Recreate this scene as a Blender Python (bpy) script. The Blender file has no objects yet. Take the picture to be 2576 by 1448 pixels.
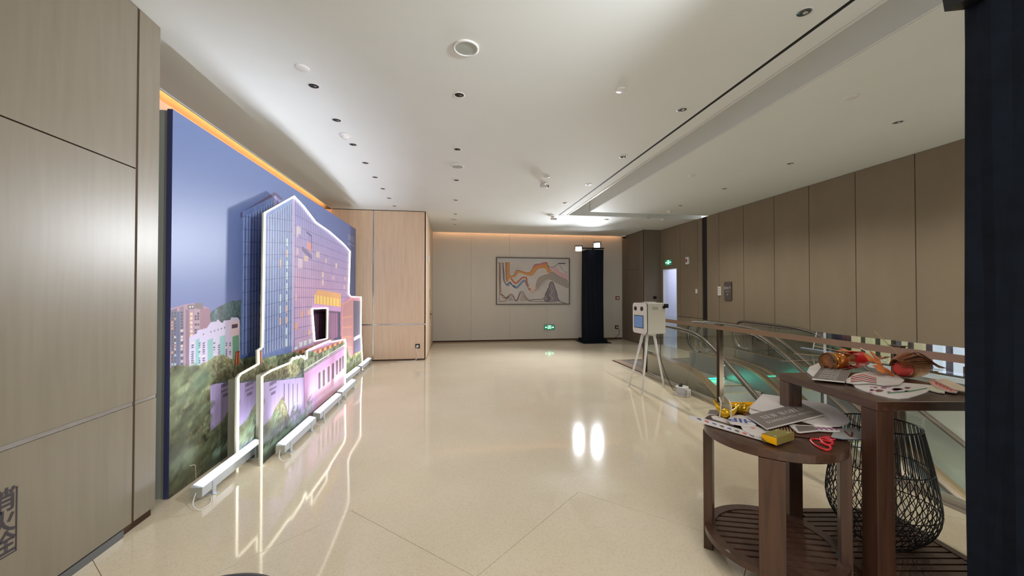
import bpy, bmesh, math, random
import numpy as np
from mathutils import Vector, Matrix
random.seed(7)
SC = bpy.context.scene
COL = SC.collection
PI = math.pi

# ---------------------------------------------------------------- camera
CAM_H, PITCH, YAW, FPX = 1.5, math.radians(0.7088), math.radians(8.732), 970.0
cd = bpy.data.cameras.new('camera'); cam = bpy.data.objects.new('camera', cd); COL.objects.link(cam)
cam.location = (0, 0, CAM_H); cam.rotation_euler = (PI/2 + PITCH, 0, -YAW)
cd.sensor_width = 36.0; cd.lens = FPX/2576*36.0; cd.clip_start = 0.02; cd.clip_end = 100
SC.camera = cam
# ---------------------------------------------------------------- view
SC.view_settings.view_transform = 'Standard'; SC.view_settings.look = 'None'
SC.view_settings.exposure = 0.55; SC.view_settings.gamma = 1.0; SC.view_settings.use_curve_mapping = False
# ---------------------------------------------------------------- world: even glow of the lobby that goes on behind the camera
w = bpy.data.worlds.new('world'); SC.world = w; w.use_nodes = True
w.node_tree.nodes['Background'].inputs[0].default_value = (0.93, 0.94, 0.93, 1)
w.node_tree.nodes['Background'].inputs[1].default_value = 0.62

def lin(c):
    return tuple(((v/255)/12.92 if v/255 <= 0.04045 else ((v/255+0.055)/1.055)**2.4) for v in c)

def lamp(name, kind, loc, energy, color, target=None, size=0.2, size_y=None, spot=None, blend=0.5):
    l = bpy.data.lights.new(name, kind); l.energy = energy; l.color = color
    if kind == 'AREA':
        l.size = size
        if size_y: l.shape = 'RECTANGLE'; l.size_y = size_y
    else: l.shadow_soft_size = size
    if spot: l.spot_size = math.radians(spot); l.spot_blend = blend
    o = bpy.data.objects.new(name, l); COL.objects.link(o); o.location = loc
    if target is not None:
        o.rotation_euler = (Vector(target)-Vector(loc)).to_track_quat('-Z', 'Y').to_euler()
    return o
COOL = (0.90, 0.94, 1.0); WARM = (1.0, 0.86, 0.68)
# the two floodlights on the far black tower and the two on the near one
lamp('flood_beam', 'SPOT', (3.655, 10.92, 2.785), 480, COOL, (-1.6, 5.5, 0.3), 0.09, spot=96, blend=1.0)
lamp('flood_beam', 'SPOT', (4.22, 10.92, 2.905), 480, COOL, (0.5, 4.0, 0.2), 0.09, spot=96, blend=1.0)
lamp('flood_beam', 'SPOT', (1.885, 0.985, 2.965), 270, COOL, (-2.0, 5.4, 1.6), 0.10, spot=84, blend=1.0)
# added soft area fill behind the camera, then the downlights over the escalator well
lamp('rear_fill', 'AREA', (0.3, -1.6, 3.25), 92, (1.0, 0.97, 0.92), (0.3, -1.4, 0), 3.0, 2.0)
for k in range(5): lamp('well_downlight', 'SPOT', (4.72, 2.10+1.335*k, 3.30), 52, (1.0, 0.93, 0.80), (4.85, 2.10+1.335*k, 0), 0.04, spot=125, blend=0.9)
lamp('well_fill_low', 'AREA', (5.2, 1.2, -0.5), 230, (1.0, 0.96, 0.88), (4.8, 2.5, -4), 1.5, 3.0)  # added area fill inside the well to brighten it, not a fitting

# ---------------------------------------------------------------- pixel -> world helpers (used to measure flat things on their own planes)
_R = Vector((math.cos(YAW), -math.sin(YAW), 0)); _F = Vector((math.sin(YAW)*math.cos(PITCH), math.cos(YAW)*math.cos(PITCH), math.sin(PITCH))); _U = _R.cross(_F)
def ray(x, y): return _R*((x-1288)/FPX) + _U*((724-y)/FPX) + _F
CO = Vector((0, 0, CAM_H))
def atz(x, y, z=0.0): r = ray(x, y); return CO + r*((z-CAM_H)/r.z)
def atx(x, y, X): r = ray(x, y); return CO + r*(X/r.x)
def aty(x, y, Y): r = ray(x, y); return CO + r*(Y/r.y)

# ---------------------------------------------------------------- materials
MATS = {}
def mat(name, rgb, rough=0.5, metal=0.0, spec=0.5, noise=0.0, nscale=8.0, bump=0.0, bscale=60.0, stretch=(1,1,1), emit=None, estr=0.0, coat=0.0, rgb2=None, trans=0.0):
    if name in MATS: return MATS[name]
    m = bpy.data.materials.new(name); m.use_nodes = True; MATS[name] = m
    nt = m.node_tree; b = nt.nodes['Principled BSDF']
    c = lin(rgb)
    b.inputs['Base Color'].default_value = (*c, 1); b.inputs['Roughness'].default_value = rough
    b.inputs['Metallic'].default_value = metal; b.inputs['Specular IOR Level'].default_value = spec
    b.inputs['Coat Weight'].default_value = coat; b.inputs['Transmission Weight'].default_value = trans
    if emit: b.inputs['Emission Color'].default_value = (*lin(emit), 1); b.inputs['Emission Strength'].default_value = estr
    tc = nt.nodes.new('ShaderNodeTexCoord'); mp = nt.nodes.new('ShaderNodeMapping'); mp.inputs['Scale'].default_value = stretch
    nt.links.new(tc.outputs['Object'], mp.inputs[0])
    if noise > 0 or rgb2:
        n = nt.nodes.new('ShaderNodeTexNoise'); n.inputs['Scale'].default_value = nscale; n.inputs['Detail'].default_value = 6
        nt.links.new(mp.outputs[0], n.inputs['Vector'])
        r = nt.nodes.new('ShaderNodeValToRGB'); nt.links.new(n.outputs['Fac'], r.inputs[0])
        c2 = lin(rgb2) if rgb2 else tuple(v*(1-noise) for v in c)
        r.color_ramp.elements[0].position = 0.3; r.color_ramp.elements[1].position = 0.7
        r.color_ramp.elements[0].color = (*c2, 1)
        r.color_ramp.elements[1].color = (*(c if rgb2 else tuple(min(1, v*(1+noise)) for v in c)), 1)
        nt.links.new(r.outputs[0], b.inputs['Base Color'])
    if bump > 0:
        n2 = nt.nodes.new('ShaderNodeTexNoise'); n2.inputs['Scale'].default_value = bscale; n2.inputs['Detail'].default_value = 3
        nt.links.new(mp.outputs[0], n2.inputs['Vector'])
        bp = nt.nodes.new('ShaderNodeBump'); bp.inputs['Strength'].default_value = bump; bp.inputs['Distance'].default_value = 0.002
        nt.links.new(n2.outputs['Fac'], bp.inputs['Height']); nt.links.new(bp.outputs[0], b.inputs['Normal'])
    return m

def terrazzo(name):
    m = mat(name, (224, 210, 184), rough=0.06, spec=0.42)
    nt = m.node_tree; b = nt.nodes['Principled BSDF']; tc = [n for n in nt.nodes if n.type == 'TEX_COORD'][0]
    v = nt.nodes.new('ShaderNodeTexVoronoi'); v.inputs['Scale'].default_value = 130
    nt.links.new(tc.outputs['Object'], v.inputs['Vector'])
    n = nt.nodes.new('ShaderNodeTexNoise'); n.inputs['Scale'].default_value = 1.3; n.inputs['Detail'].default_value = 4
    nt.links.new(tc.outputs['Object'], n.inputs['Vector'])
    r = nt.nodes.new('ShaderNodeValToRGB'); e = r.color_ramp.elements
    e[0].position = 0.0; e[0].color = (*lin((196, 178, 150)), 1); e[1].position = 0.35; e[1].color = (*lin((224, 211, 186)), 1)
    e2 = e.new(1.0); e2.color = (*lin((232, 222, 202)), 1)
    sep = nt.nodes.new('ShaderNodeSeparateColor'); nt.links.new(v.outputs['Color'], sep.inputs[0]); nt.links.new(sep.outputs[0], r.inputs[0])
    mx = nt.nodes.new('ShaderNodeMix'); mx.data_type = 'RGBA'; mx.inputs[0].default_value = 0.72
    nt.links.new(r.outputs[0], mx.inputs[6])
    r2 = nt.nodes.new('ShaderNodeValToRGB'); r2.color_ramp.elements[0].position = .3; r2.color_ramp.elements[1].position = .7
    r2.color_ramp.elements[0].color = (*lin((216, 201, 174)), 1); r2.color_ramp.elements[1].color = (*lin((224, 211, 187)), 1)
    nt.links.new(n.outputs['Fac'], r2.inputs[0]); nt.links.new(r2.outputs[0], mx.inputs[7]); nt.links.new(mx.outputs[2], b.inputs['Base Color'])
    rr = nt.nodes.new('ShaderNodeMapRange'); rr.inputs[3].default_value = 0.035; rr.inputs[4].default_value = 0.09
    nt.links.new(n.outputs['Fac'], rr.inputs[0]); nt.links.new(rr.outputs[0], b.inputs['Roughness'])
    return m

def wood(name, a, c, rough=0.45, axis=2, scale=9.0, coat=0.0, spec=0.5):
    if name in MATS: return MATS[name]
    m = mat(name, a, rough=rough, coat=coat, spec=spec); nt = m.node_tree; b = nt.nodes['Principled BSDF']
    mp = [n for n in nt.nodes if n.type == 'MAPPING'][0]
    s = [scale]*3; s[axis] = scale*0.07; mp.inputs['Scale'].default_value = s
    n = nt.nodes.new('ShaderNodeTexNoise'); n.inputs['Scale'].default_value = 3.0; n.inputs['Detail'].default_value = 10; n.inputs['Distortion'].default_value = 0.6
    nt.links.new(mp.outputs[0], n.inputs['Vector'])
    r = nt.nodes.new('ShaderNodeValToRGB'); r.color_ramp.elements[0].position = .32; r.color_ramp.elements[1].position = .68
    r.color_ramp.elements[0].color = (*lin(c), 1); r.color_ramp.elements[1].color = (*lin(a), 1)
    nt.links.new(n.outputs['Fac'], r.inputs[0]); nt.links.new(r.outputs[0], b.inputs['Base Color'])
    bp = nt.nodes.new('ShaderNodeBump'); bp.inputs['Strength'].default_value = 0.15; bp.inputs['Distance'].default_value = 0.001
    nt.links.new(n.outputs['Fac'], bp.inputs['Height']); nt.links.new(bp.outputs[0], b.inputs['Normal'])
    return m

def glass(name, tint, fac=0.10):
    if name in MATS: return MATS[name]
    m = bpy.data.materials.new(name); m.use_nodes = True; MATS[name] = m
    nt = m.node_tree; nt.nodes.clear()
    out = nt.nodes.new('ShaderNodeOutputMaterial'); t = nt.nodes.new('ShaderNodeBsdfTransparent'); g = nt.nodes.new('ShaderNodeBsdfGlossy')
    t.inputs[0].default_value = (*tint, 1); g.inputs['Roughness'].default_value = 0.01
    fr = nt.nodes.new('ShaderNodeFresnel'); fr.inputs[0].default_value = 1.45
    ad = nt.nodes.new('ShaderNodeMath'); ad.operation = 'MULTIPLY_ADD'; ad.inputs[1].default_value = 1.0; ad.inputs[2].default_value = fac
    ad.use_clamp = True; nt.links.new(fr.outputs[0], ad.inputs[0])
    ge = nt.nodes.new('ShaderNodeNewGeometry'); iv = nt.nodes.new('ShaderNodeMath'); iv.operation = 'SUBTRACT'; iv.inputs[0].default_value = 1.0
    nt.links.new(ge.outputs['Backfacing'], iv.inputs[1]); ml = nt.nodes.new('ShaderNodeMath'); ml.operation = 'MULTIPLY'
    nt.links.new(ad.outputs[0], ml.inputs[0]); nt.links.new(iv.outputs[0], ml.inputs[1]); ad = ml
    mx = nt.nodes.new('ShaderNodeMixShader'); nt.links.new(ad.outputs[0], mx.inputs[0]); nt.links.new(t.outputs[0], mx.inputs[1]); nt.links.new(g.outputs[0], mx.inputs[2])
    nt.links.new(mx.outputs[0], out.inputs[0]); return m

def glow(name, rgb, s):
    return mat(name, rgb, rough=0.5, emit=rgb, estr=s)

# ---------------------------------------------------------------- mesh builder
class MB:
    def __init__(s): s.v = []; s.f = []; s.m = []; s.sm = []
    def add(s, vs, fs, mi=0, smooth=False):
        b = len(s.v); s.v += [tuple(p) for p in vs]
        for f in fs: s.f.append([b+i for i in f]); s.m.append(mi); s.sm.append(smooth)
        return s
    def box(s, x0, x1, y0, y1, z0, z1, mi=0):
        return s.add([(x0,y0,z0),(x1,y0,z0),(x1,y1,z0),(x0,y1,z0),(x0,y0,z1),(x1,y0,z1),(x1,y1,z1),(x0,y1,z1)],
            [(0,3,2,1),(4,5,6,7),(0,1,5,4),(1,2,6,5),(2,3,7,6),(3,0,4,7)], mi)
    def obox(s, c, ax, ay, az, mi=0):     # oriented box: centre and half-axis vectors
        c, ax, ay, az = map(Vector, (c, ax, ay, az)); P = []
        for k in (-1, 1):
            for i, j in ((-1,-1),(1,-1),(1,1),(-1,1)): P.append(c+ax*i+ay*j+az*k)
        return s.add(P, [(0,3,2,1),(4,5,6,7),(0,1,5,4),(1,2,6,5),(2,3,7,6),(3,0,4,7)], mi)
    def prism(s, pts, d, mi=0, mi_side=None):   # planar polygon extruded by vector d
        n = len(pts); d = Vector(d); a = [Vector(p) for p in pts]
        s.add(a+[p+d for p in a], [], 0); b = len(s.v)-2*n
        s.f.append([b+i for i in range(n)][::-1]); s.m.append(mi); s.sm.append(False)
        s.f.append([b+n+i for i in range(n)]); s.m.append(mi); s.sm.append(False)
        for i in range(n):
            j = (i+1) % n; s.f.append([b+i, b+j, b+n+j, b+n+i]); s.m.append(mi if mi_side is None else mi_side); s.sm.append(False)
        return s
    def cyl(s, p, q, r, n=16, r2=None, mi=0, smooth=True, cap=True):
        p, q = Vector(p), Vector(q); r2 = r if r2 is None else r2
        d = (q-p).normalized(); u = d.orthogonal().normalized(); v = d.cross(u)
        P = [p+(u*math.cos(2*PI*i/n)+v*math.sin(2*PI*i/n))*r for i in range(n)]+[q+(u*math.cos(2*PI*i/n)+v*math.sin(2*PI*i/n))*r2 for i in range(n)]
        s.add(P, [(i, (i+1)%n, n+(i+1)%n, n+i) for i in range(n)], mi, smooth)
        if cap: s.add(P, [tuple(range(n))[::-1], tuple(range(n, 2*n))], mi)
        return s
    def tube(s, pts, r, n=8, mi=0, closed=False):
        pts = [Vector(p) for p in pts]; N = len(pts); rings = []; prev = None
        for i, p in enumerate(pts):
            if closed: d = pts[(i+1)%N]-pts[i-1]
            else: d = pts[min(i+1, N-1)]-pts[max(i-1, 0)]
            d = d.normalized() if d.length > 1e-9 else Vector((0,0,1))
            u = d.orthogonal().normalized() if prev is None else (prev-d*prev.dot(d)).normalized()
            prev = u; v = d.cross(u)
            rr = r[i] if isinstance(r, (list, tuple)) else r
            rings += [p+(u*math.cos(2*PI*k/n)+v*math.sin(2*PI*k/n))*rr for k in range(n)]
        F = [(i*n+k, i*n+(k+1)%n, ((i+1)%N)*n+(k+1)%n, ((i+1)%N)*n+k) for i in range(N if closed else N-1) for k in range(n)]
        s.add(rings, F, mi, True)
        if not closed: s.add(rings, [tuple(range(n))[::-1], tuple(range((N-1)*n, N*n))], mi)
        return s
    def lathe(s, prof, c=(0,0,0), n=24, mi=0, smooth=True):   # prof: (r, z)
        c = Vector(c); P = []
        for r, z in prof: P += [c+Vector((r*math.cos(2*PI*k/n), r*math.sin(2*PI*k/n), z)) for k in range(n)]
        return s.add(P, [(i*n+k, i*n+(k+1)%n, (i+1)*n+(k+1)%n, (i+1)*n+k) for i in range(len(prof)-1) for k in range(n)], mi, smooth)
    def build(s, name, mats, parent=None, loc=None, bevel=0.0):
        me = bpy.data.meshes.new(name); me.from_pydata(s.v, [], s.f)
        if not isinstance(mats, (list, tuple)): mats = [mats]
        for m in mats: me.materials.append(m)
        me.polygons.foreach_set('material_index', s.m); me.polygons.foreach_set('use_smooth', s.sm)
        bm = bmesh.new(); bm.from_mesh(me); bmesh.ops.remove_doubles(bm, verts=bm.verts, dist=1e-6)
        bmesh.ops.recalc_face_normals(bm, faces=bm.faces); bm.to_mesh(me); bm.free(); me.update()
        o = bpy.data.objects.new(name, me); COL.objects.link(o)
        if loc is not None:
            me.transform(Matrix.Translation(-Vector(loc))); o.location = loc
        if parent is not None:
            pm = parent.matrix_basis.inverted() if parent.parent is None else (parent.parent.matrix_basis @ parent.matrix_basis).inverted()
            me.transform(pm); o.parent = parent
        if bevel > 0:
            b = o.modifiers.new('bevel', 'BEVEL'); b.width = bevel; b.segments = 2; b.limit_method = 'ANGLE'
        return o
def tag(o, label=None, cat=None, group=None, kind=None):
    if label: o['label'] = label
    if cat: o['category'] = cat
    if group: o['group'] = group
    if kind: o['kind'] = kind
    return o
def thing(name, loc, label, cat, group=None, rz=0.0):
    o = bpy.data.objects.new(name, None); COL.objects.link(o); o.location = loc; o.rotation_euler = (0, 0, rz)
    o.empty_display_size = 0.1
    o.matrix_basis = Matrix.Translation(Vector(loc)) @ Matrix.Rotation(rz, 4, 'Z')
    return tag(o, label, cat, group)
def struct(name, loc=(0,0,0)):
    o = bpy.data.objects.new(name, None); COL.objects.link(o); o.location = loc; o['kind'] = 'structure'; return o
def part(mb, name, m, parent, **k): return mb.build(name, m, parent, **k)

def text_mesh(body, size, bold=False, space=1.0, extrude=0.0):
    cu = bpy.data.curves.new('t', 'FONT'); cu.body = body; cu.size = size; cu.extrude = extrude; cu.align_x = 'CENTER'; cu.align_y = 'CENTER'
    cu.space_character = space; cu.offset = size*0.018 if bold else 0
    cu.resolution_u = 3
    o = bpy.data.objects.new('t', cu); COL.objects.link(o)
    dg = bpy.context.evaluated_depsgraph_get(); dg.update()
    me = bpy.data.meshes.new_from_object(o.evaluated_get(dg)); bpy.data.objects.remove(o); bpy.data.curves.remove(cu)
    return me
def place_text(name, me, m, origin, ux, uy, parent=None):     # text x -> ux, y -> uy (vectors), normal = ux x uy
    ux, uy = Vector(ux), Vector(uy); n = ux.cross(uy).normalized(); o_ = Vector(origin)
    M = Matrix(((ux.x, uy.x, n.x, o_.x), (ux.y, uy.y, n.y, o_.y), (ux.z, uy.z, n.z, o_.z), (0,0,0,1)))
    me.transform(M); me.materials.clear(); me.materials.append(m); me.name = name
    o = bpy.data.objects.new(name, me); COL.objects.link(o)
    if parent is not None:
        pm = parent.matrix_basis.inverted() if parent.parent is None else (parent.parent.matrix_basis @ parent.matrix_basis).inverted()
        me.transform(pm); o.parent = parent
    return o
# serif capitals for the hotel name (drawn on a 0..1 high box)
def serif_word(wd):
    q = []; x = 0.0
    T, t, H = 0.17, 0.045, 1.0
    def bar(x0, x1, y0, y1): q.append([(x+x0, y0), (x+x1, y0), (x+x1, y1), (x+x0, y1)])
    def dg(xa, ya, xb, yb, wd_): q.append([(x+xa-wd_/2, ya), (x+xa+wd_/2, ya), (x+xb+wd_/2, yb), (x+xb-wd_/2, yb)])
    def arc(cx, cy, rx, ry, a0, a1, n=14, thick=T, thin=t):
        for i in range(n):
            a, b = a0+(a1-a0)*i/n, a0+(a1-a0)*(i+1)/n
            def P(an, o):
                th = thin+(thick-thin)*abs(math.cos(an))**1.5
                return (x+cx+(rx-(0 if o else th))*math.cos(an), cy+(ry-(0 if o else thin))*math.sin(an))
            q.append([P(a,1), P(b,1), P(b,0), P(a,0)])
    for ch in wd:
        if ch == ' ': x += 0.45; continue
        if ch == 'N': bar(.10,.10+t,0,H); bar(.74,.74+t,0,H); dg(.78,0,.14,H,T*1.15); bar(0,.24,0,t); bar(.64,.9,H-t,H); bar(0,.2,H-t,H); wdt = .98
        elif ch == 'E': bar(.1,.1+T,0,H); bar(0,.66,0,t); bar(0,.64,H-t,H); bar(.2,.5,.5-t/2,.5+t/2); bar(.66-t,.66,0,.28); bar(.64-t,.64,.76,H); bar(.5-t,.5,.36,.64); wdt = .78
        elif ch == 'W': dg(.38,0,.12,H,T); dg(.38,0,.62,H,t); dg(.84,0,.58,H,T); dg(.84,0,1.1,H,t); bar(0,.26,H-t,H); bar(.46,.74,H-t,H); bar(.98,1.22,H-t,H); wdt = 1.28
        elif ch == 'O': arc(.46,.5,.46,.5,0,2*PI,26); wdt = 1.02
        elif ch == 'R': bar(.1,.1+T,0,H); bar(0,.36,0,t); bar(0,.4,H-t,H); arc(.38,.74,.3,.26,-PI/2,PI/2,10); dg(.72,0,.42,.5,T*.9); bar(.66,.84,0,t); bar(.2,.4,.48,.48+t); wdt = .88
        elif ch == 'L': bar(.1,.1+T,0,H); bar(0,.66,0,t); bar(0,.36,H-t,H); bar(.66-t,.66,0,.3); wdt = .76
        elif ch == 'D': bar(.1,.1+T,0,H); bar(0,.4,0,t); bar(0,.4,H-t,H); arc(.36,.5,.54,.5,-PI/2,PI/2,14); wdt = 1.02
        x += wdt+0.12
    x -= 0.12
    return [[(a-x/2, b-0.5) for a, b in f] for f in q], x
def serif_mesh(word, height):
    q, wd = serif_word(word); mb = MB()
    for f in q: mb.add([(a*height, b*height, 0) for a, b in f], [tuple(range(4))])
    me = bpy.data.meshes.new('s'); me.from_pydata(mb.v, [], mb.f); return me, wd*height

# ---------------------------------------------------------------- flat prints painted in code (a sheet of colour values)
class Canvas:
    def __init__(s, x0, x1, y0, y1, ppm):
        s.x0, s.x1, s.y0, s.y1, s.k = x0, x1, y0, y1, ppm
        s.w, s.h = int((x1-x0)*ppm), int((y1-y0)*ppm)
        s.X, s.Y = np.meshgrid(x0+(np.arange(s.w)+.5)/ppm, y0+(np.arange(s.h)+.5)/ppm)
        s.a = np.zeros((s.h, s.w, 3), np.float32); s.rng = np.random.RandomState(3)
    def win(s, xs, ys, pad=0.0):
        i0 = max(0, int((min(xs)-pad-s.x0)*s.k)); i1 = min(s.w, int((max(xs)+pad-s.x0)*s.k)+2)
        j0 = max(0, int((min(ys)-pad-s.y0)*s.k)); j1 = min(s.h, int((max(ys)+pad-s.y0)*s.k)+2)
        return slice(j0, max(j1, j0)), slice(i0, max(i1, i0))
    def blend(s, sl, m, col):
        X, Y = s.X[sl], s.Y[sl]
        c = col(X, Y) if callable(col) else np.array(col, np.float32)
        s.a[sl] = s.a[sl]*(1-m[..., None])+c*m[..., None]
    def poly(s, pts, col, alpha=1.0):
        sl = s.win([p[0] for p in pts], [p[1] for p in pts]); X, Y = s.X[sl], s.Y[sl]
        if X.size == 0: return
        m = np.zeros(X.shape, bool); n = len(pts)
        for i in range(n):
            (xa, ya), (xb, yb) = pts[i], pts[(i+1) % n]
            if ya == yb: continue
            c = ((ya > Y) != (yb > Y)) & (X < (xb-xa)*(Y-ya)/(yb-ya)+xa); m ^= c
        s.blend(sl, m.astype(np.float32)*alpha, col)
    def line(s, pts, wd, col, alpha=1.0, w2=None, soft=0.0):
        for i in range(len(pts)-1):
            (xa, ya), (xb, yb) = pts[i], pts[i+1]; W = wd
            if w2 is not None: W = wd+(w2-wd)*i/max(1, len(pts)-2)
            pad = W+soft+1/s.k; sl = s.win((xa, xb), (ya, yb), pad); X, Y = s.X[sl], s.Y[sl]
            if X.size == 0: continue
            dx, dy = xb-xa, yb-ya; L = dx*dx+dy*dy+1e-12
            t = np.clip(((X-xa)*dx+(Y-ya)*dy)/L, 0, 1); d = np.hypot(X-xa-t*dx, Y-ya-t*dy)
            e = max(soft, 0.7/s.k); m = np.clip((W/2+e/2-d)/e, 0, 1); s.blend(sl, (m*alpha).astype(np.float32), col)
    def noise(s, X, Y, f, seed=0):
        r = np.random.RandomState(seed); G = r.rand(64, 64); x, y = X*f, Y*f
        xi, yi = np.floor(x).astype(int), np.floor(y).astype(int); u, v = x-xi, y-yi; u = u*u*(3-2*u); v = v*v*(3-2*v)
        g = lambda i, j: G[i % 64, j % 64]
        return (g(xi, yi)*(1-u)+g(xi+1, yi)*u)*(1-v)+(g(xi, yi+1)*(1-u)+g(xi+1, yi+1)*u)*v
    def fbm(s, X, Y, f, seed=0, o=5):
        t = 0; a = .5; n = 0
        for i in range(o): t = t+a*s.noise(X+seed*1.7, Y, f*2**i, seed+i); n += a; a *= .55
        return t/n
    def material(s, name, rough=0.5, noise=0.0):
        img = bpy.data.images.new(name, s.w, s.h); px = np.ones((s.h, s.w, 4), np.float32); px[..., :3] = np.clip(s.a/255, 0, 1)
        img.pixels.foreach_set(px.ravel()); img.update(); img.pack()
        m = mat(name, (128,128,128), rough=rough); nt = m.node_tree; t = nt.nodes.new('ShaderNodeTexImage'); t.image = img; t.extension = 'EXTEND'
        nt.links.new(t.outputs[0], nt.nodes['Principled BSDF'].inputs['Base Color']); return m
def catmull(P, n=8):
    P = [P[0]]+list(P)+[P[-1]]; out = []
    for i in range(1, len(P)-2):
        a, b, c, d = [np.array(p, float) for p in P[i-1:i+3]]
        for k in range(n):
            t = k/n; out.append(tuple(.5*((2*b)+(-a+c)*t+(2*a-5*b+4*c-d)*t*t+(-a+3*b-3*c+d)*t**3)))
    out.append(tuple(P[-2])); return out
def uv_planar(o, fn):
    me = o.data; uv = me.uv_layers.new(name='uv')
    mw = o.matrix_basis if o.parent is None else o.parent.matrix_basis @ o.matrix_basis
    for l in me.loops: uv.data[l.index].uv = fn(mw @ me.vertices[l.vertex_index].co)

# ================================================================ common materials
M_terr = terrazzo('terrazzo'); M_grout = mat('grout', (150, 124, 96), 0.8)
M_ceil = mat('ceiling_paint', (226, 229, 226), 0.75, noise=0.01, nscale=2, bump=0.04, bscale=90)
M_black = mat('black_gap', (14, 14, 16), 0.7)
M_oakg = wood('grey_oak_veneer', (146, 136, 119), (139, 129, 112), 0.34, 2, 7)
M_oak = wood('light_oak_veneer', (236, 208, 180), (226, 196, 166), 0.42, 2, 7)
M_gap = mat('dark_joint', (74, 50, 32), 0.7)
M_steel = mat('satin_steel', (190, 192, 198), 0.22, metal=1.0, noise=0.04, nscale=30)
M_steel2 = mat('dull_steel', (132, 136, 142), 0.45, metal=0.9)
M_fab = mat('brown_wall_fabric', (136, 123, 105), 0.8, noise=0.05, nscale=3, bump=0.25, bscale=420, stretch=(1,1,0.3), spec=0.2)
M_fabd = mat('dark_wall_fabric', (122, 111, 98), 0.8, noise=0.05, nscale=3, bump=0.25, bscale=420, stretch=(1,1,0.3), spec=0.2)
M_greige = mat('greige_wallcover', (216, 211, 203), 0.7, noise=0.02, nscale=3, bump=0.15, bscale=300, stretch=(1,1,.3), spec=0.25)
M_cove = glow('cove_led', (255, 182, 108), 14.0)
M_plaster = mat('alcove_plaster', (214, 204, 192), 0.7, noise=0.02)
M_blackfab = mat('black_cloth', (12, 20, 32), 0.85, noise=0.3, nscale=12, bump=0.4, bscale=60, spec=0.2)
M_white = mat('white_plastic', (226, 224, 222), 0.35)
M_dark = mat('black_plastic', (16, 17, 20), 0.35)
M_bronze = mat('dark_bronze', (84, 72, 62), 0.3, metal=0.8)

# ================================================================ floor
def floor():
    fl = struct('floor')
    part(MB().box(-2.9, 3.5, -4, 12.0, -0.30, -0.004).box(3.5, 6.0, 8.31, 12.0, -0.30, -0.003).box(6.0, 7.6, 9.3, 10.8, -.3, -.003), 'floor_base', M_grout, fl)
    g = 0.0018; T = 2.815; P = 1.627; x0 = -0.69
    up = [(-2.9, 12.0), (-2.9, T-(abs(-2.9-(x0-P))*0.93))]
    k = -1
    xs = [x0+P*i for i in range(-1, 3)]
    for i, xx in enumerate(xs):
        up.append((xx, T))
        vx = xx+P/2
        if vx < 3.47: up.append((vx, T-P/2*0.93))
    last = xs[-1]
    if up[-1][0] < 3.47:
        up.append((3.47, T-(3.47-last)*0.93))
    up += [(3.47, 12.0)]
    # the big slab is everything above the zigzag, with the joint line as its border
    mb = MB()
    main = [(a, b+g, -0.02) for a, b in up]
    mb.prism(main, (0, 0, 0.02)); part(mb, 'floor_slab', M_terr, fl)
    part(MB().box(3.47, 6.0, 8.15+.004, 12.0, -0.02, 0), 'floor_slab', M_terr, fl)
    part(MB().box(6.0, 7.6, 9.3, 10.8, -0.02, 0), 'floor_slab', mat('pale_floor', (205,205,205), .4), fl)
    # 45 degree square slabs in front of it, each its own piece
    S = P/2; R = S*0.93
    for r in range(0, 8):
        for c in range(-2, 6):
            cx = x0+P*c+(S if r % 2 else 0); cy = T-R-r*R
            d = [(cx, cy+R-g*1.4), (cx+S-g*1.4, cy), (cx, cy-R+g*1.4), (cx-S+g*1.4, cy)]
            if cx-S > 3.47 or cx+S < -2.9: continue
            if r % 2 == 0 or True:
                q = d
                # clip at the railing and the left wall
                def clip(q, xl, side):
                    out = []
                    for i in range(len(q)):
                        a, b = q[i-1], q[i]; ia = (a[0]-xl)*side <= 0; ib = (b[0]-xl)*side <= 0
                        if ia != ib:
                            t = (xl-a[0])/(b[0]-a[0]); out.append((xl, a[1]+(b[1]-a[1])*t))
                        if ib: out.append(b)
                    return out
                q = clip(clip(q, 3.47, 1), -2.9, -1)
                if len(q) >= 3: part(MB().prism([(a, b, -0.02) for a, b in q][::-1], (0, 0, 0.02)), 'floor_slab', M_terr, fl)
floor()

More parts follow.
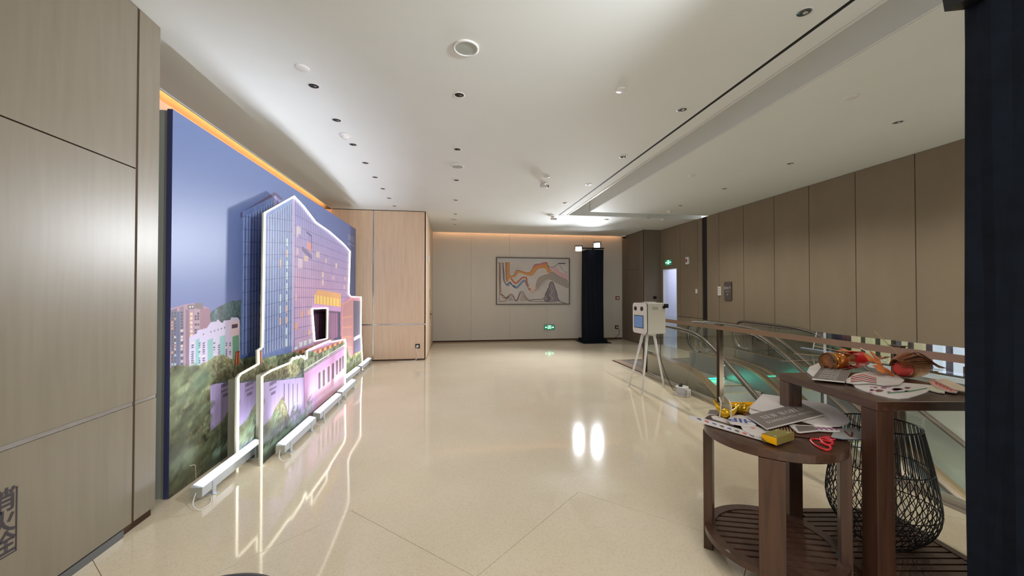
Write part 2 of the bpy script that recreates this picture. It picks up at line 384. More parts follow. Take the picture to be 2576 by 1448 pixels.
# ================================================================ ceiling
CZ = 3.33
def ceiling():
    c = struct('ceiling')
    mb = MB(); mb.box(-2.60, 2.455, -4, 11.76, CZ, CZ+0.12); part(mb, 'ceiling_board', M_ceil, c)
    part(MB().box(2.4555, 2.4895, -4, 8.78, CZ+0.003, CZ+0.11), 'shadow_gap', M_black, c)
    part(MB().box(2.49, 2.654, -4, 8.78, CZ, CZ+0.12), 'ceiling_strip', M_ceil, c)
    part(MB().box(2.656, 2.68, -4, 8.775, CZ-0.006, CZ+.25), 'edge_trim', M_white, c)
    d = 0.26   # the trough of the fire shutter, L-shaped
    part(MB().box(2.66, 3.07, -4, 8.80, CZ+d, CZ+d+.05).box(3.05, 6.0, 8.32, 8.80, CZ+d, CZ+d+.05), 'trough_top', M_ceil, c)
    part(MB().box(3.055, 3.075, -4, 8.34, CZ, CZ+d).box(3.055, 6.0, 8.32, 8.34, CZ, CZ+d).box(2.6, 6.0, 8.78, 8.80, CZ, CZ+d), 'trough_side', M_ceil, c)
    part(MB().box(3.08, 6.15, -4, 8.315, CZ, CZ+0.12), 'ceiling_board', M_ceil, c)
    part(MB().box(2.455, 6.15, 8.805, 10.6, CZ, CZ+0.12).box(2.455, 5.6, 10.6, 11.76, CZ, CZ+0.12), 'ceiling_board', M_ceil, c)
    part(MB().box(-2.9, 6.15, -4, 12.1, CZ+.40, CZ+.45), 'ceiling_void_cover', M_ceil, c)
    # the lip of the alcove cove and its hidden strip of warm LED; the same along the far wall
    part(MB().box(-2.60, -2.585, 2.98, 8.84, CZ-.01, CZ+.16), 'cove_lip', M_ceil, c)
    part(MB().box(-2.62, -2.605, 3.0, 8.8, CZ+.17, CZ+.20), 'cove_light_strip', M_cove, c)
    part(MB().box(-0.6, 5.47, 11.755, 11.77, CZ-.006, CZ+.14), 'cove_lip', M_ceil, c)
    part(MB().box(-0.55, 5.4, 11.775, 11.785, CZ+.145, CZ+.165), 'cove_light_strip', glow('cove_led_soft', (255,190,136), 13.0), c)
ceiling()

# ================================================================ walls
def wall_left():
    s = struct('wall_left')
    part(MB().box(-2.75, -2.016, -4, 2.965, 0, CZ), 'wall_core', M_gap, s)
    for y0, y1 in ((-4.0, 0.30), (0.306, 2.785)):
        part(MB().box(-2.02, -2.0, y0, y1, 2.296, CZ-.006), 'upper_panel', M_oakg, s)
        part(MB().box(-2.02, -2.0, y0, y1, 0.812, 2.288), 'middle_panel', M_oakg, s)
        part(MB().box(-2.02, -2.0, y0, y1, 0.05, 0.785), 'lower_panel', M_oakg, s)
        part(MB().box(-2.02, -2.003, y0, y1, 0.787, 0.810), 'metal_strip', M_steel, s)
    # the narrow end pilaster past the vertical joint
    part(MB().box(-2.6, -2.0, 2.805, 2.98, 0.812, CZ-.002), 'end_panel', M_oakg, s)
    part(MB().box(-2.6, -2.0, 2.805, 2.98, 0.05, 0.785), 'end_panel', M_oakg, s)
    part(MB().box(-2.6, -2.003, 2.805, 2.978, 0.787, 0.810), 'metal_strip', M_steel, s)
    part(MB().box(-2.016, -2.004, 2.787, 2.804, 0.05, CZ), 'vertical_joint', M_gap, s)
    part(MB().box(-2.05, -1.994, -4, 2.72, 0.0, 0.046), 'plinth', M_steel2, s)
    part(MB().box(-2.06, -2.012, 2.72, 2.96, 0.0, 0.05), 'plinth', M_gap, s)
    # fire hydrant lettering, thin engraved frame line
    red = mat('sign_ink', (66, 58, 66), 0.5)
    fr = part(MB().box(-2.0, -1.998, 2.128, 2.133, .31, .60), 'sign_border', red, s)
    part(MB().box(-2.0, -1.998, 1.99, 2.133, .597, .602).box(-2.0, -1.998, 1.99, 2.133, .305, .31), 'sign_border', red, s)
    for i, ch in enumerate('消火栓'):
        me = text_mesh(ch, 0.115, bold=True)
        place_text('sign_character', me, red, (-1.9985, 2.072, 0.552-i*0.097), (0, 1.0, 0), (0, 0, 1), s)
    part(MB().box(-2.9, -2.75, 2.9, 12.0, 0, CZ+.4), 'alcove_wall', M_plaster, s)
wall_left()

def wall_block():
    s = struct('wall_back')
    Y = 8.85
    part(MB().box(-2.75, -0.62, Y+.02, 11.9, 0, CZ), 'wall_core', M_gap, s)
    for x0, x1 in ((-2.75, -1.745), (-1.720, -0.603)):
        part(MB().box(x0, x1, Y, Y+.025, .812, CZ-.015), 'tall_panel', M_oak, s)
        part(MB().box(x0, x1, Y, Y+.025, .03, .785), 'low_panel', M_oak, s)
        part(MB().box(x0, x1, Y+.006, Y+.025, .787, .810), 'metal_strip', M_steel, s)
    part(MB().box(-1.742, -1.723, Y+.004, Y+.02, .03, CZ-.015), 'metal_strip', M_steel, s)
    part(MB().box(-2.75, -.61, Y+.01, Y+.03, 0, .028), 'plinth', M_gap, s)
    # side face with a flush door
    part(MB().box(-.625, -.60, Y, 9.60, .03, CZ-.01), 'tall_panel', M_oak, s)
    part(MB().box(-.625, -.60, 10.62, 11.9, .03, CZ-.01), 'tall_panel', M_oak, s)
    part(MB().box(-.625, -.60, 9.606, 10.614, 2.31, CZ-.01), 'tall_panel', M_oak, s)
    d = struct('door_1')
    part(MB().box(-.625, -.602, 9.61, 10.61, .02, 2.30), 'door_leaf', M_oak, d)
    h = part(MB().cyl((-.602, 10.53, .93), (-.55, 10.53, .93), .010, 10).cyl((-.555, 10.54, .93), (-.555, 10.42, .93), .009, 10), 'door_handle', M_dark, d)
    part(MB().box(-.602, -.597, 10.50, 10.56, .80, 1.02), 'lock_plate', M_dark, d)
    part(MB().box(-.602, -.597, 10.35, 10.38, 1.35, 1.6), 'pull_plate', M_dark, d)
    # back wall proper: greige panels
    xs = [-0.6, 0.55, 1.75, 2.95, 4.15, 5.47]
    for a, b in zip(xs[:-1], xs[1:]):
        part(MB().box(a+.002, b-.002, 11.9, 11.93, .045, CZ+.15), 'wall_panel', M_greige, s)
    part(MB().box(-.8, 5.6, 11.925, 12.1, 0, CZ+.4), 'wall_core', M_plaster, s)
    part(MB().box(-.6, 5.47, 11.905, 11.93, 0, .045), 'baseboard', M_gap, s)
wall_block()

def wall_right():
    s = struct('wall_right')
    X = 6.0
    part(MB().box(6.03, 6.15, 5.42, 9.655, -4.2, CZ).box(6.03, 6.15, -4, 5.42, .86, CZ).box(6.03, 6.15, 9.655, 10.34, 2.18, CZ).box(6.03, 6.15, 10.34, 10.75, 0, CZ)
         .box(6.03, 6.15, -4, 5.42, -4.2, .48), 'wall_core', M_gap, s)
    ys = [-4.0, -3.0, -2.2, -1.4, -.6, .2, 1.0, 1.8, 2.58, 3.38, 4.188, 4.949, 5.716, 6.438, 7.214, 7.967, 8.39]
    for a, b in zip(ys[:-1], ys[1:]):
        part(MB().box(X, X+.03, a+.006, b-.006, .845, CZ-.004), 'wall_panel', M_fab, s)
        if b > 5.6: part(MB().box(X, X+.03, max(a, 5.42)+.004, b-.004, -4.2, .835), 'lower_wall_panel', M_fabd, s)
    part(MB().box(X+.02, X+.03, 8.39, 8.57, 0, CZ), 'dark_channel', M_black, s)
    for a, b, z0 in ((8.575, 8.735, 0), (8.74, 9.475, 0), (9.48, 9.655, 0), (10.322, 10.45, 0)):
        part(MB().box(X, X+.03, a+.003, b-.003, .872, CZ-.004), 'wall_panel', M_fab, s)
        part(MB().box(X, X+.03, a+.003, b-.003, 0, .862), 'lower_wall_panel', M_fab, s)
    part(MB().box(X, X+.03, 9.655, 10.322, 2.165, CZ-.004), 'wall_panel', M_fab, s)
    part(MB().box(X-.0, X+.03, -4, 5.42, -4.2, .42), 'lower_wall_panel', mat('grey_stone', (150,150,142), .35, noise=.04, nscale=4), s)
    part(MB().box(X-.03, X+.1, -4, 5.42, .42, .475), 'window_sill', mat('pale_sill', (205,212,222), .3), s)
    # jog at the far end
    part(MB().box(5.47, 6.03, 10.45, 10.48, 0, CZ-.004), 'wall_panel', M_fabd, s)
    for a, b in ((10.45, 10.75), (11.60, 11.9)):
        part(MB().box(5.47, 5.50, a+.003, b-.003, 0, CZ-.004), 'wall_panel', M_fabd, s)
    part(MB().box(5.47, 5.50, 10.75, 11.60, 2.21, CZ-.004), 'wall_panel', M_fabd, s)
    part(MB().box(5.50, 6.03, 10.48, 12.1, 0, CZ+.4), 'wall_core', M_gap, s)
    d = struct('door_2')
    part(MB().box(5.474, 5.50, 10.753, 11.597, .01, 2.203), 'door_leaf', M_fabd, d)
    # room beyond the open doorway
    wr = mat('service_room_white', (226, 228, 236), .6)
    part(MB().box(7.55, 7.6, 9.2, 10.8, 0, 2.6).box(6.15, 7.6, 10.7, 10.75, 0, 2.6).box(6.15, 7.6, 9.25, 9.3, 0, 2.6).box(6.03, 7.6, 9.2, 10.8, 2.6, 2.65), 'service_room', wr, s)
    part(MB().box(6.9, 7.1, 9.8, 10.2, 2.56, 2.598), 'ceiling_panel_light', glow('service_light', (226,232,255), 34.0), s)
    part(MB().box(5.995, 6.15, 9.648, 9.655, 0, 2.165).box(5.995, 6.15, 10.322, 10.33, 0, 2.165).box(5.995, 6.15, 9.655, 10.322, 2.16, 2.168), 'door_frame', wr, s)
    g = struct('door_3')
    part(MB().box(6.20, 6.21, 9.67, 9.92, .02, 2.12), 'glass_leaf', glass('door_glass', (.80,.93,.90), .03), g)
    part(MB().box(6.17, 6.19, 9.69, 9.72, .95, 1.08), 'door_handle', M_steel, g)
    part(MB().box(6.16, 6.20, 9.66, 9.88, 1.98, 2.02), 'door_closer', M_steel, g)
wall_right()

# window band low in the right wall, seen over the well: glazed strip with lit shelves of the shop beyond
def low_window():
    wd = struct('window_1')
    part(MB().box(6.02, 6.03, -4, 5.41, .475, .845), 'glass_pane', glass('shop_glass', (.86,.92,.90), .02), wd)
    for y in (5.38, 4.40, 3.05, 1.5): part(MB().box(6.0, 6.05, y, y+.03, .475, .845), 'mullion', M_steel2, wd)
    lit = glow('lit_panel', (214, 214, 232), 0.75); lit2 = glow('lit_warm_panel', (206, 186, 150), 0.5)
    y = 1.2; i = 0
    while y < 5.6:
        part(MB().box(6.55, 6.6, y, y+.11, .15, .80), 'lit_panel', lit if y < 4.35 else lit2, wd)
        if i % 3 == 0: part(MB().box(6.50, 6.545, y+.13, y+.2, .35, .55), 'orange_panel', mat('poster_orange', (190,120,90), .6), wd)
        y += .22; i += 1
    part(MB().box(6.62, 6.66, -2, 6.5, -.2, .9), 'dark_backing', mat('shop_back', (96,92,98), .6), wd)
    part(MB().box(6.15, 6.66, -4, 6.5, -.3, -.2).box(6.15, 6.66, -4, 6.5, .9, .95), 'shop_enclosure', M_fabd, wd)
low_window()

# the well below the escalators
def well():
    s = struct('trim_1')
    g = mat('well_wall', (142, 142, 130), .5, noise=.03)
    part(MB().box(3.35, 3.499, -4, 8.14, -4.2, -.301), 'well_side', g, s)
    part(MB().box(3.471, 6.0, 8.152, 8.3, -4.2, -.021), 'well_side', g, s)
    part(MB().box(3.2, 6.0, -4, 8.3, -4.3, -4.2), 'lower_floor', mat('lower_floor_stone', (170,168,158), .2, noise=.05, nscale=2), s)
    part(MB().box(3.3, 6.0, -4.1, -4.0, -4.2, -.5), 'well_side', g, s)
well()

# ================================================================ backdrop picture (coordinates: Y along the wall, Z up)
L0, L1, L2 = -2.037, -1.84, -1.64
def yz(x, y, X): p = atx(x, y, X); return (p.y, p.z)
def backdrop_print():
    c = Canvas(3.1, 8.75, -0.02, 2.95, 300)
    X, Y = c.X, c.Y
    t = np.clip(Y/2.9, 0, 1)[..., None]; u = np.clip((X-3.1)/5.5, 0, 1)[..., None]
    top = np.array((112, 134, 188)); mid = np.array((108, 124, 174)); low = np.array((146, 138, 186))
    sky = np.where(t > .55, mid+(top-mid)*((t-.55)/.45), low+(mid-low)*(np.clip(t-.3, 0, 1)/.25).clip(0, 1))
    c.a[:] = sky*(1-.30*u)+np.array((40, 56, 130))*.30*u
    A = lambda *p: [yz(a, b, L0) for a, b in p]
    B = lambda *p: [yz(a, b, L1) for a, b in p]
    D = lambda *p: [yz(a, b, L2) for a, b in p]
    def leaf(base, amp, f=9, seed=1):
        base = np.array(base, float)
        def fn(x, y):
            n = c.fbm(x, y, f, seed)[..., None]; n2 = c.noise(x*1.0, y, 55, seed+9)[..., None]
            return base*(1+amp*(n*2-1)*1.6+amp*.5*(n2*2-1))
        return fn
    # hill
    c.poly(A((500,830),(530,785),(548,772),(570,762),(585,755),(592,757),(608,752),(660,740),(660,880),(500,880)), leaf((84,100,104), .3, 12))
    # pink towers
    def grid(p0, p1, p2, p3, nx, ny, col, inset=.3, prob=1.0, lit=None):
        p = [np.array(q) for q in (p0, p1, p2, p3)]
        for i in range(nx):
            for j in range(ny):
                if c.rng.rand() > prob: continue
                a, b = (i+inset*.5)/nx, (i+1-inset*.5)/nx; e, f = (j+inset*.5)/ny, (j+1-inset*.5)/ny
                F = lambda s, r: tuple((p[0]*(1-s)+p[1]*s)*(1-r)+(p[3]*(1-s)+p[2]*s)*r)
                cc = col if lit is None or c.rng.rand() > .35 else lit[c.rng.randint(len(lit))]
                c.poly([F(a, e), F(b, e), F(b, f), F(a, f)], cc)
    c.poly(A((428,776),(450,770),(466,765),(490,762),(528,775),(530,935),(428,935)), (176,142,160))
    c.poly(A((430,780),(445,775),(446,935),(430,935)), (120,112,128)); c.poly(A((445,783),(452,783),(452,935),(445,935)), (100,108,140))
    c.poly(A((452,772),(462,770),(462,935),(452,935)), (140,122,136)); c.poly(A((467,778),(476,778),(476,935),(467,935)), (140,118,132))
    c.poly(A((503,776),(528,775),(530,840),(503,840)), (158,122,136)); c.poly(A((472,766),(488,766),(488,777),(472,777)), (120,112,120)); c.poly(A((489,762),(511,761),(511,776),(489,776)), (130,116,124))
    grid(*A((430,785),(444,782),(444,935),(430,935)), 2, 20, (84,92,108), .35, 1, [(200,196,190),(150,190,190),(206,150,130)])
    grid(*A((453,783),(462,781),(462,935),(453,935)), 1, 20, (84,96,112), .3, 1, [(210,200,196),(170,180,190)])
    grid(*A((477,784),(486,784),(486,860),(477,860)), 1, 7, (232,200,170), .3)
    grid(*A((489,778),(502,778),(502,840),(489,840)), 2, 9, (80,84,92), .3, 1, [(170,160,160)])
    grid(*A((475,767),(487,767),(487,775),(475,775)), 2, 1, (236,220,200), .5)
    # white and green flats
    c.poly(A((476,848),(495,838),(497,830),(520,825),(530,810),(545,808),(545,804),(550,804),(553,808),(560,812),(563,806),(580,804),(581,798),(598,798),(603,806),(604,930),(476,935)), (204,194,220))
    for x0, x1, col in ((492,502,(140,190,190)),(522,536,(140,186,182)),(553,566,(142,184,184)),(585,601,(112,158,128))):
        c.poly(A((x0,855 if x0 < 550 else 846),(x1,850 if x0 < 550 else 842),(x1,925),(x0,925)), col)
    for x0, x1 in ((478,490),(498,506),(507,518),(534,544),(546,556),(566,573),(575,583)):
        grid(*A((x0,862),(x1,858),(x1,925),(x0,925)), 1, 12, (92,92,108), .45, 1, [(196,190,200),(150,140,150),(226,214,190)])
    c.poly(A((580,808),(602,806),(602,842),(580,846)), (216,190,196)); c.poly(A((583,816),(598,814),(598,823),(583,826)), (92,72,84))
    grid(*A((497,840),(577,812),(577,828),(497,850)), 9, 1, (120,110,126), .7, .6)
    # the hotel tower: left face, right face
    roof = [(739,493),(763,519),(794,559),(829,583),(863,612.6),(881,631.6)]
    c.poly(A((605,548),(605,535),(690,483),(700,489),(712,500)), (92,84,120))
    lf = B((665,534),(739,493),(742,905),(660,905))
    def lfc(x, y):
        tt = np.clip(y/2.6, 0, 1)[..., None]; s = c.noise(x, y, 22, 5)[..., None]
        return (np.array((98,122,186))*(1-tt)+np.array((134,158,214))*tt)*(1-.12*s)
    c.poly(lf, lfc)
    a0, a1 = yz(665,534,L1)[0], yz(739,493,L1)[0]
    n = 12
    for i in range(n):
        yy = a0+(a1-a0)*(i+.5)/n; zt = 2.284+(2.63-2.284)*(yy-a0)/(a1-a0)-.06
        c.line([(yy, .9), (yy, zt)], .016, (206,210,228), .8); c.line([(yy+.02, .9), (yy+.02, zt)], .014, (66,80,130), .6)
    def win(px, h, col, wd, xx=L1):
        y, z = yz(px[0], px[1], xx); c.poly([(y-wd, z-h), (y+wd, z-h), (y+wd, z+h), (y-wd, z+h)], col)
    for z in np.arange(.9, 2.1, .125):
        for yy, pr in ((4.66, .95), (4.50, .5), (4.30, .18)):
            if c.rng.rand() < pr: c.poly([(yy-.02, z), (yy+.02, z), (yy+.02, z+.085), (yy-.02, z+.085)], (206,226,228) if c.rng.rand() < .8 else (230,190,170))
    for z in np.arange(1.0, 2.3, .125): c.line([(a0+.02, z), (a1, z+.04*z)], .006, (60,68,116), .5)
    rf = B(*roof)+B((878,742),(868,770),(860,850),(742,905),(742,870))
    def rfc(x, y):
        tt = np.clip((y-.85)/1.6, 0, 1)[..., None]; ss = np.clip((x-4.8)/2.5, 0, 1)[..., None]
        lowc = np.array((204,168,212)); up = np.array((146,150,212)); md = np.array((226,172,206))
        base = np.where(tt < .45, lowc+(md-lowc)*tt/.45, md+(up-md)*(tt-.45)/.55)
        base = base*(1-.5*ss)+np.array((150,136,196))*.5*ss
        return base*(1-.12*c.fbm(x, y, 6, 11)[..., None])
    c.poly(rf, rfc)
    rp = [yz(a, b, L1) for a, b in roof]
    def roofz(y): return float(np.interp(y, [p[0] for p in rp], [p[1] for p in rp]))
    yy = 4.86
    while yy < 7.3:
        zt = roofz(yy)-.03; c.line([(yy, .95), (yy, zt)], .011, (232,216,238), .6); c.line([(yy+.028, .95), (yy+.028, zt)], .016, (112,106,168), .42); yy += .066
    for k in range(13):
        z = 2.42-k*.122; c.line([(4.84, z), (7.35, z-.02)], .008, (96,84,140), .6)
    c.line([(4.83, .7), (4.83, 2.6)], .05, (204,176,214), .9)
    for (px, py, ww, hh, col) in ((752,578,.1,.07,(224,214,214)),(748,583,.05,.1,(228,206,206)),(748,632,.05,.06,(230,200,196)),(755,662,.12,.09,(228,208,216)),(770,650,.12,.05,(240,206,176)),
            (800,640,.12,.06,(232,212,190)),(820,655,.08,.05,(226,196,186)),(846,668,.07,.06,(240,220,190)),(812,690,.07,.06,(240,216,190)),(838,698,.12,.05,(214,180,200)),(812,710,.07,.06,(240,210,190)),
            (745,748,.04,.06,(236,196,190)),(760,790,.05,.06,(246,170,110)),(745,820,.06,.06,(246,172,116)),(778,836,.06,.05,(250,190,130)),(868,700,.06,.05,(240,200,180)),(776,785,.06,.05,(250,184,120)),(866,722,.05,.05,(246,200,170))):
        y, z = yz(px, py, L1); ww *= .6; hh *= .65; c.poly([(y-ww, z-hh), (y+ww, z-hh), (y+ww, z+hh), (y-ww, z+hh)], col, .75)
    for (px, py) in ((745,878),(757,866),(768,862),(780,858)): win((px,py), .03, (216,230,226), .05)
    # window-cleaning cradle and balcony notch
    c.poly(B((773,586),(783,592),(783,625),(773,616)), (150,140,196)); c.poly(B((773,606),(783,612),(783,632),(773,626)), (228,150,140))
    c.line(B((762,626),(783,646)), .06, (120,104,150)); c.line(B((772,584),(784,594),(784,624)), .02, (60,56,110))
    # lit restaurant band and the bridge
    c.poly(B((792,740),(800,728),(858,738),(858,772),(790,764)), (236,176,120)); c.poly(B((792,741),(857,752),(857,771),(791,763)), (248,206,120))
    for i in range(16):
        x = 792+i*4.1; c.line(B((x,742+i*.6),(x,763+i*.4)), .02, (200,140,60) if i % 2 else (255,228,150), .8)
    c.poly(B((785,762),(858,772),(857,789),(786,778)), (206,160,208))
    c.poly(B((786,778),(857,783),(857,860),(790,866)), (150,108,140)); c.poly(B((786,778),(857,785),(857,789),(786,783)), (98,84,120))
    for i in range(12): c.line(B((824+i*2.8,786),(824+i*2.8,850)), .018, (112,90,134) if i % 2 else (190,140,164), .8)
    for z in range(5): win((853, 795+z*15), .06, (70,76,104), .06)
    c.poly(B((784,776),(824,774),(823,852),(790,858)), (84,74,92))
    for i in range(7): c.line(B((795+i*4,782),(795+i*4,852)), .02, (128,112,120) if i % 2 else (66,52,66), .8)
    c.poly(B((840,850),(858,844),(858,852),(840,856)), (70,80,120))
    # right hand wing with orange fins
    wing = B((858,765),(878,745),(908,746),(912,905),(858,905))
    def wg(x, y):
        tt = np.clip(y/1.4, 0, 1)[..., None]; return np.array((240,150,100))*(1-tt)+np.array((196,130,160))*tt
    c.poly(wing, wg); c.poly(B((889,756),(907,757),(910,880),(890,890)), (104,100,126)); c.poly(B((887,747),(908,748),(908,756),(888,756)), (214,150,176))
    for i in range(9): c.line(B((862+i*3.2,765-i*2),(862+i*3.2,905)), .045, (236,178,170)); c.line(B((863.4+i*3.2,768-i*2),(863.4+i*3.2,900)), .035, (120,86,104), .8)
    for i in range(4):
        c.line(B((860,800+i*24),(888,795+i*26)), .03, (226,160,140), .8)
    for i in range(3): win((893+i*5.5, 851-i*3), .035, (214,220,226), .09)
    # planting round the tower foot, terrace
    c.poly(B((700,905),(742,880),(830,856),(866,852),(866,905),(780,925)), (176,120,128))
    for i in range(14): win((742+i*7, 893-i*2.6), .03, (240,176,110) if i % 2 else (160,90,80), .05)
    c.poly(B((596,950),(640,905),(700,893),(742,884),(770,894),(800,880),(868,852),(880,905),(912,895),(912,930),(868,945),(765,955),(640,968),(596,972)), leaf((112,122,92), .5, 12, 4))
    c.poly(B((866,905),(912,880),(914,935),(866,945)), leaf((150,160,110), .5, 12, 6))
    # podium: concrete wall, pink facade with tall windows, railing
    c.poly(D((656,962),(765,948),(768,1110),(662,1175)), lambda x, y: np.array((182,164,204))*(1-.10*c.noise(x, y*.2, 40, 3)[..., None]))
    c.poly(D((655,950),(690,930),(765,925),(768,948),(656,962)), leaf((100,112,110), .4, 10, 8))
    c.poly(D((765,938),(868,868),(868,985),(768,1080)), lambda x, y: np.array((214,164,206))*(1-.05*c.noise(x, y, 20, 3)[..., None]))
    c.poly(D((765,905),(868,858),(868,868),(765,938)), leaf((120,128,104), .5, 14, 9))
    c.line(D((765,930),(868,866)), .02, (206,206,196)); c.line(D((765,938),(868,873)), .01, (120,108,130))
    for i in range(34): x = 765+i*3.05; c.line(D((x,930-i*1.9),(x,938-i*1.95)), .012, (196,196,190), .8)
    for x, y0, y1 in ((804,938,975),(815,932,968),(827,923,958),(838,915,950),(848,908,940),(856,902,932),(863,897,925)):
        c.poly(D((x-3,y0),(x+3,y0-4),(x+3,y1),(x-3,y1+4)), (110,84,100)); c.line(D((x+3.4,y0-4),(x+3.4,y1)), .03, (232,196,186))
    c.poly(D((800,985),(866,925),(866,985),(790,1050)), (236,176,140), .35)
    for x in (715,726,737,748): c.line(D((x,966),(x,1035)), .016, (84,76,104))
    c.line(D((765,948),(768,1085)), .02, (150,110,160))
    for k, z in enumerate((.655, .61, .56)):      # the wall's lettering, too small to read
        wdt = (.15, .15, .10)[k]
        for i in range(int(wdt/.022)): c.poly([(3.80+i*.024+(.03 if k == 2 else 0), z), (3.818+i*.024+(.03 if k == 2 else 0), z), (3.818+i*.024+(.03 if k == 2 else 0), z+(.028 if k != 1 else .014)), (3.80+i*.024+(.03 if k == 2 else 0), z+(.028 if k != 1 else .014))], (96,82,112))
    # woods in front: left part and along the foot
    woods = A((420,940),(428,925),(445,918),(470,922),(500,918),(520,910),(540,896),(560,890),(580,902),(595,905),(610,915),(640,915),(660,935),(640,950),(590,955),(556,958),(529,970),(529,1085),(560,1060),(575,1030),(600,1000),(640,1100),(700,1200),(420,1290))
    wl = leaf((104,108,88), .55, 7, 21)
    def wfn(x, y):
        b = wl(x, y); g = c.fbm(x, y, 3.0, 33)[..., None]
        t2 = np.clip(y/.7, 0, 1)[..., None]; b = b*(.55+.55*t2)*(1+.5*(g-.5)); return b+np.array((10, 4, -4))
    c.poly(woods, wfn)
    for k in range(420):      # leafy clumps
        p = yz(430+c.rng.rand()*150, 925+c.rng.rand()*300, L0)
        if p[1] < .02 or (3.63 < p[0] < 4.2 and .35 < p[1] < .82): continue
        r = .02+.05*c.rng.rand(); v = .55+.9*c.rng.rand(); an = c.rng.rand()*.8
        c.line([(p[0]-r, p[1]-r*an), (p[0]+r, p[1]+r*an)], r*.8, (100*v, 110*v, 84*v), .35, soft=.025)
    for (px, py, r, col, al) in ((455,1165,.14,(190,214,190),.75),(480,1150,.10,(176,200,180),.5),(500,960,.10,(128,160,140),.5),(520,948,.08,(124,160,140),.45),(486,925,.05,(150,180,160),.3),(478,1068,.03,(206,220,150),.6),(515,1068,.02,(206,220,160),.6)):
        y, z = yz(px, py, L0); c.line([(y-r*.4, z-r*.1), (y+r*.4, z+r*.25)], r*.3, col, al, soft=r*1.3)
    c.line(A((478,1171),(489,1168),(492,1172),(493,1205)), .008, (210,206,190), .9)
    c.poly(A((592,885),(603,882),(603,915),(590,918)), (150,72,56)); c.line(A((596,888),(595,915)), .012, (236,150,90)); c.line(A((602,886),(601,915)), .01, (240,170,110))
    # foot of the podium: shrubs and a pale teal lamp glow
    for k in range(260):
        yy2 = 3.68+c.rng.rand()*1.2; hh = (.10+.3*abs(math.sin(yy2*7.3+1)))*(1-.3*abs(yy2-3.9)); z = hh*c.rng.rand()**.6
        v = .6+.8*c.rng.rand(); c.line([(yy2-.015, z), (yy2+.015, z+.02)], .018, (104*v, 124*v, 98*v), .6, soft=.012)
    c.line([(3.62, .035), (6.4, .03)], .10, (60,72,60), .75, soft=.05)
    c.line([(3.72, .10), (4.9, .15)], .03, (190,224,208), .8, soft=.09); c.line([(5.4,.08),(6.3,.10)], .02, (214,200,160), .5, soft=.08)
    c.line([(6.4, .10), (8.4, .12)], .06, (196,200,150), .5, soft=.12); c.line([(6.4, .02), (8.5, .02)], .05, (80,80,60), .7, soft=.04)
    return c
PRINT = backdrop_print()
M_print = PRINT.material('backdrop_print', 0.38)
puv = lambda p: ((p.y-PRINT.x0)/(PRINT.x1-PRINT.x0), (p.z-PRINT.y0)/(PRINT.y1-PRINT.y0))
M_edge = mat('navy_edge', (52, 56, 96), .5); M_board = mat('board_side', (160, 158, 138), .6); M_greyb = mat('grey_frame_board', (150, 156, 148), .6)
BD = thing('photo_backdrop', (L0, 5.85, 0), 'huge printed hotel skyline backdrop in three layers with glowing outline, along the alcove', 'backdrop')
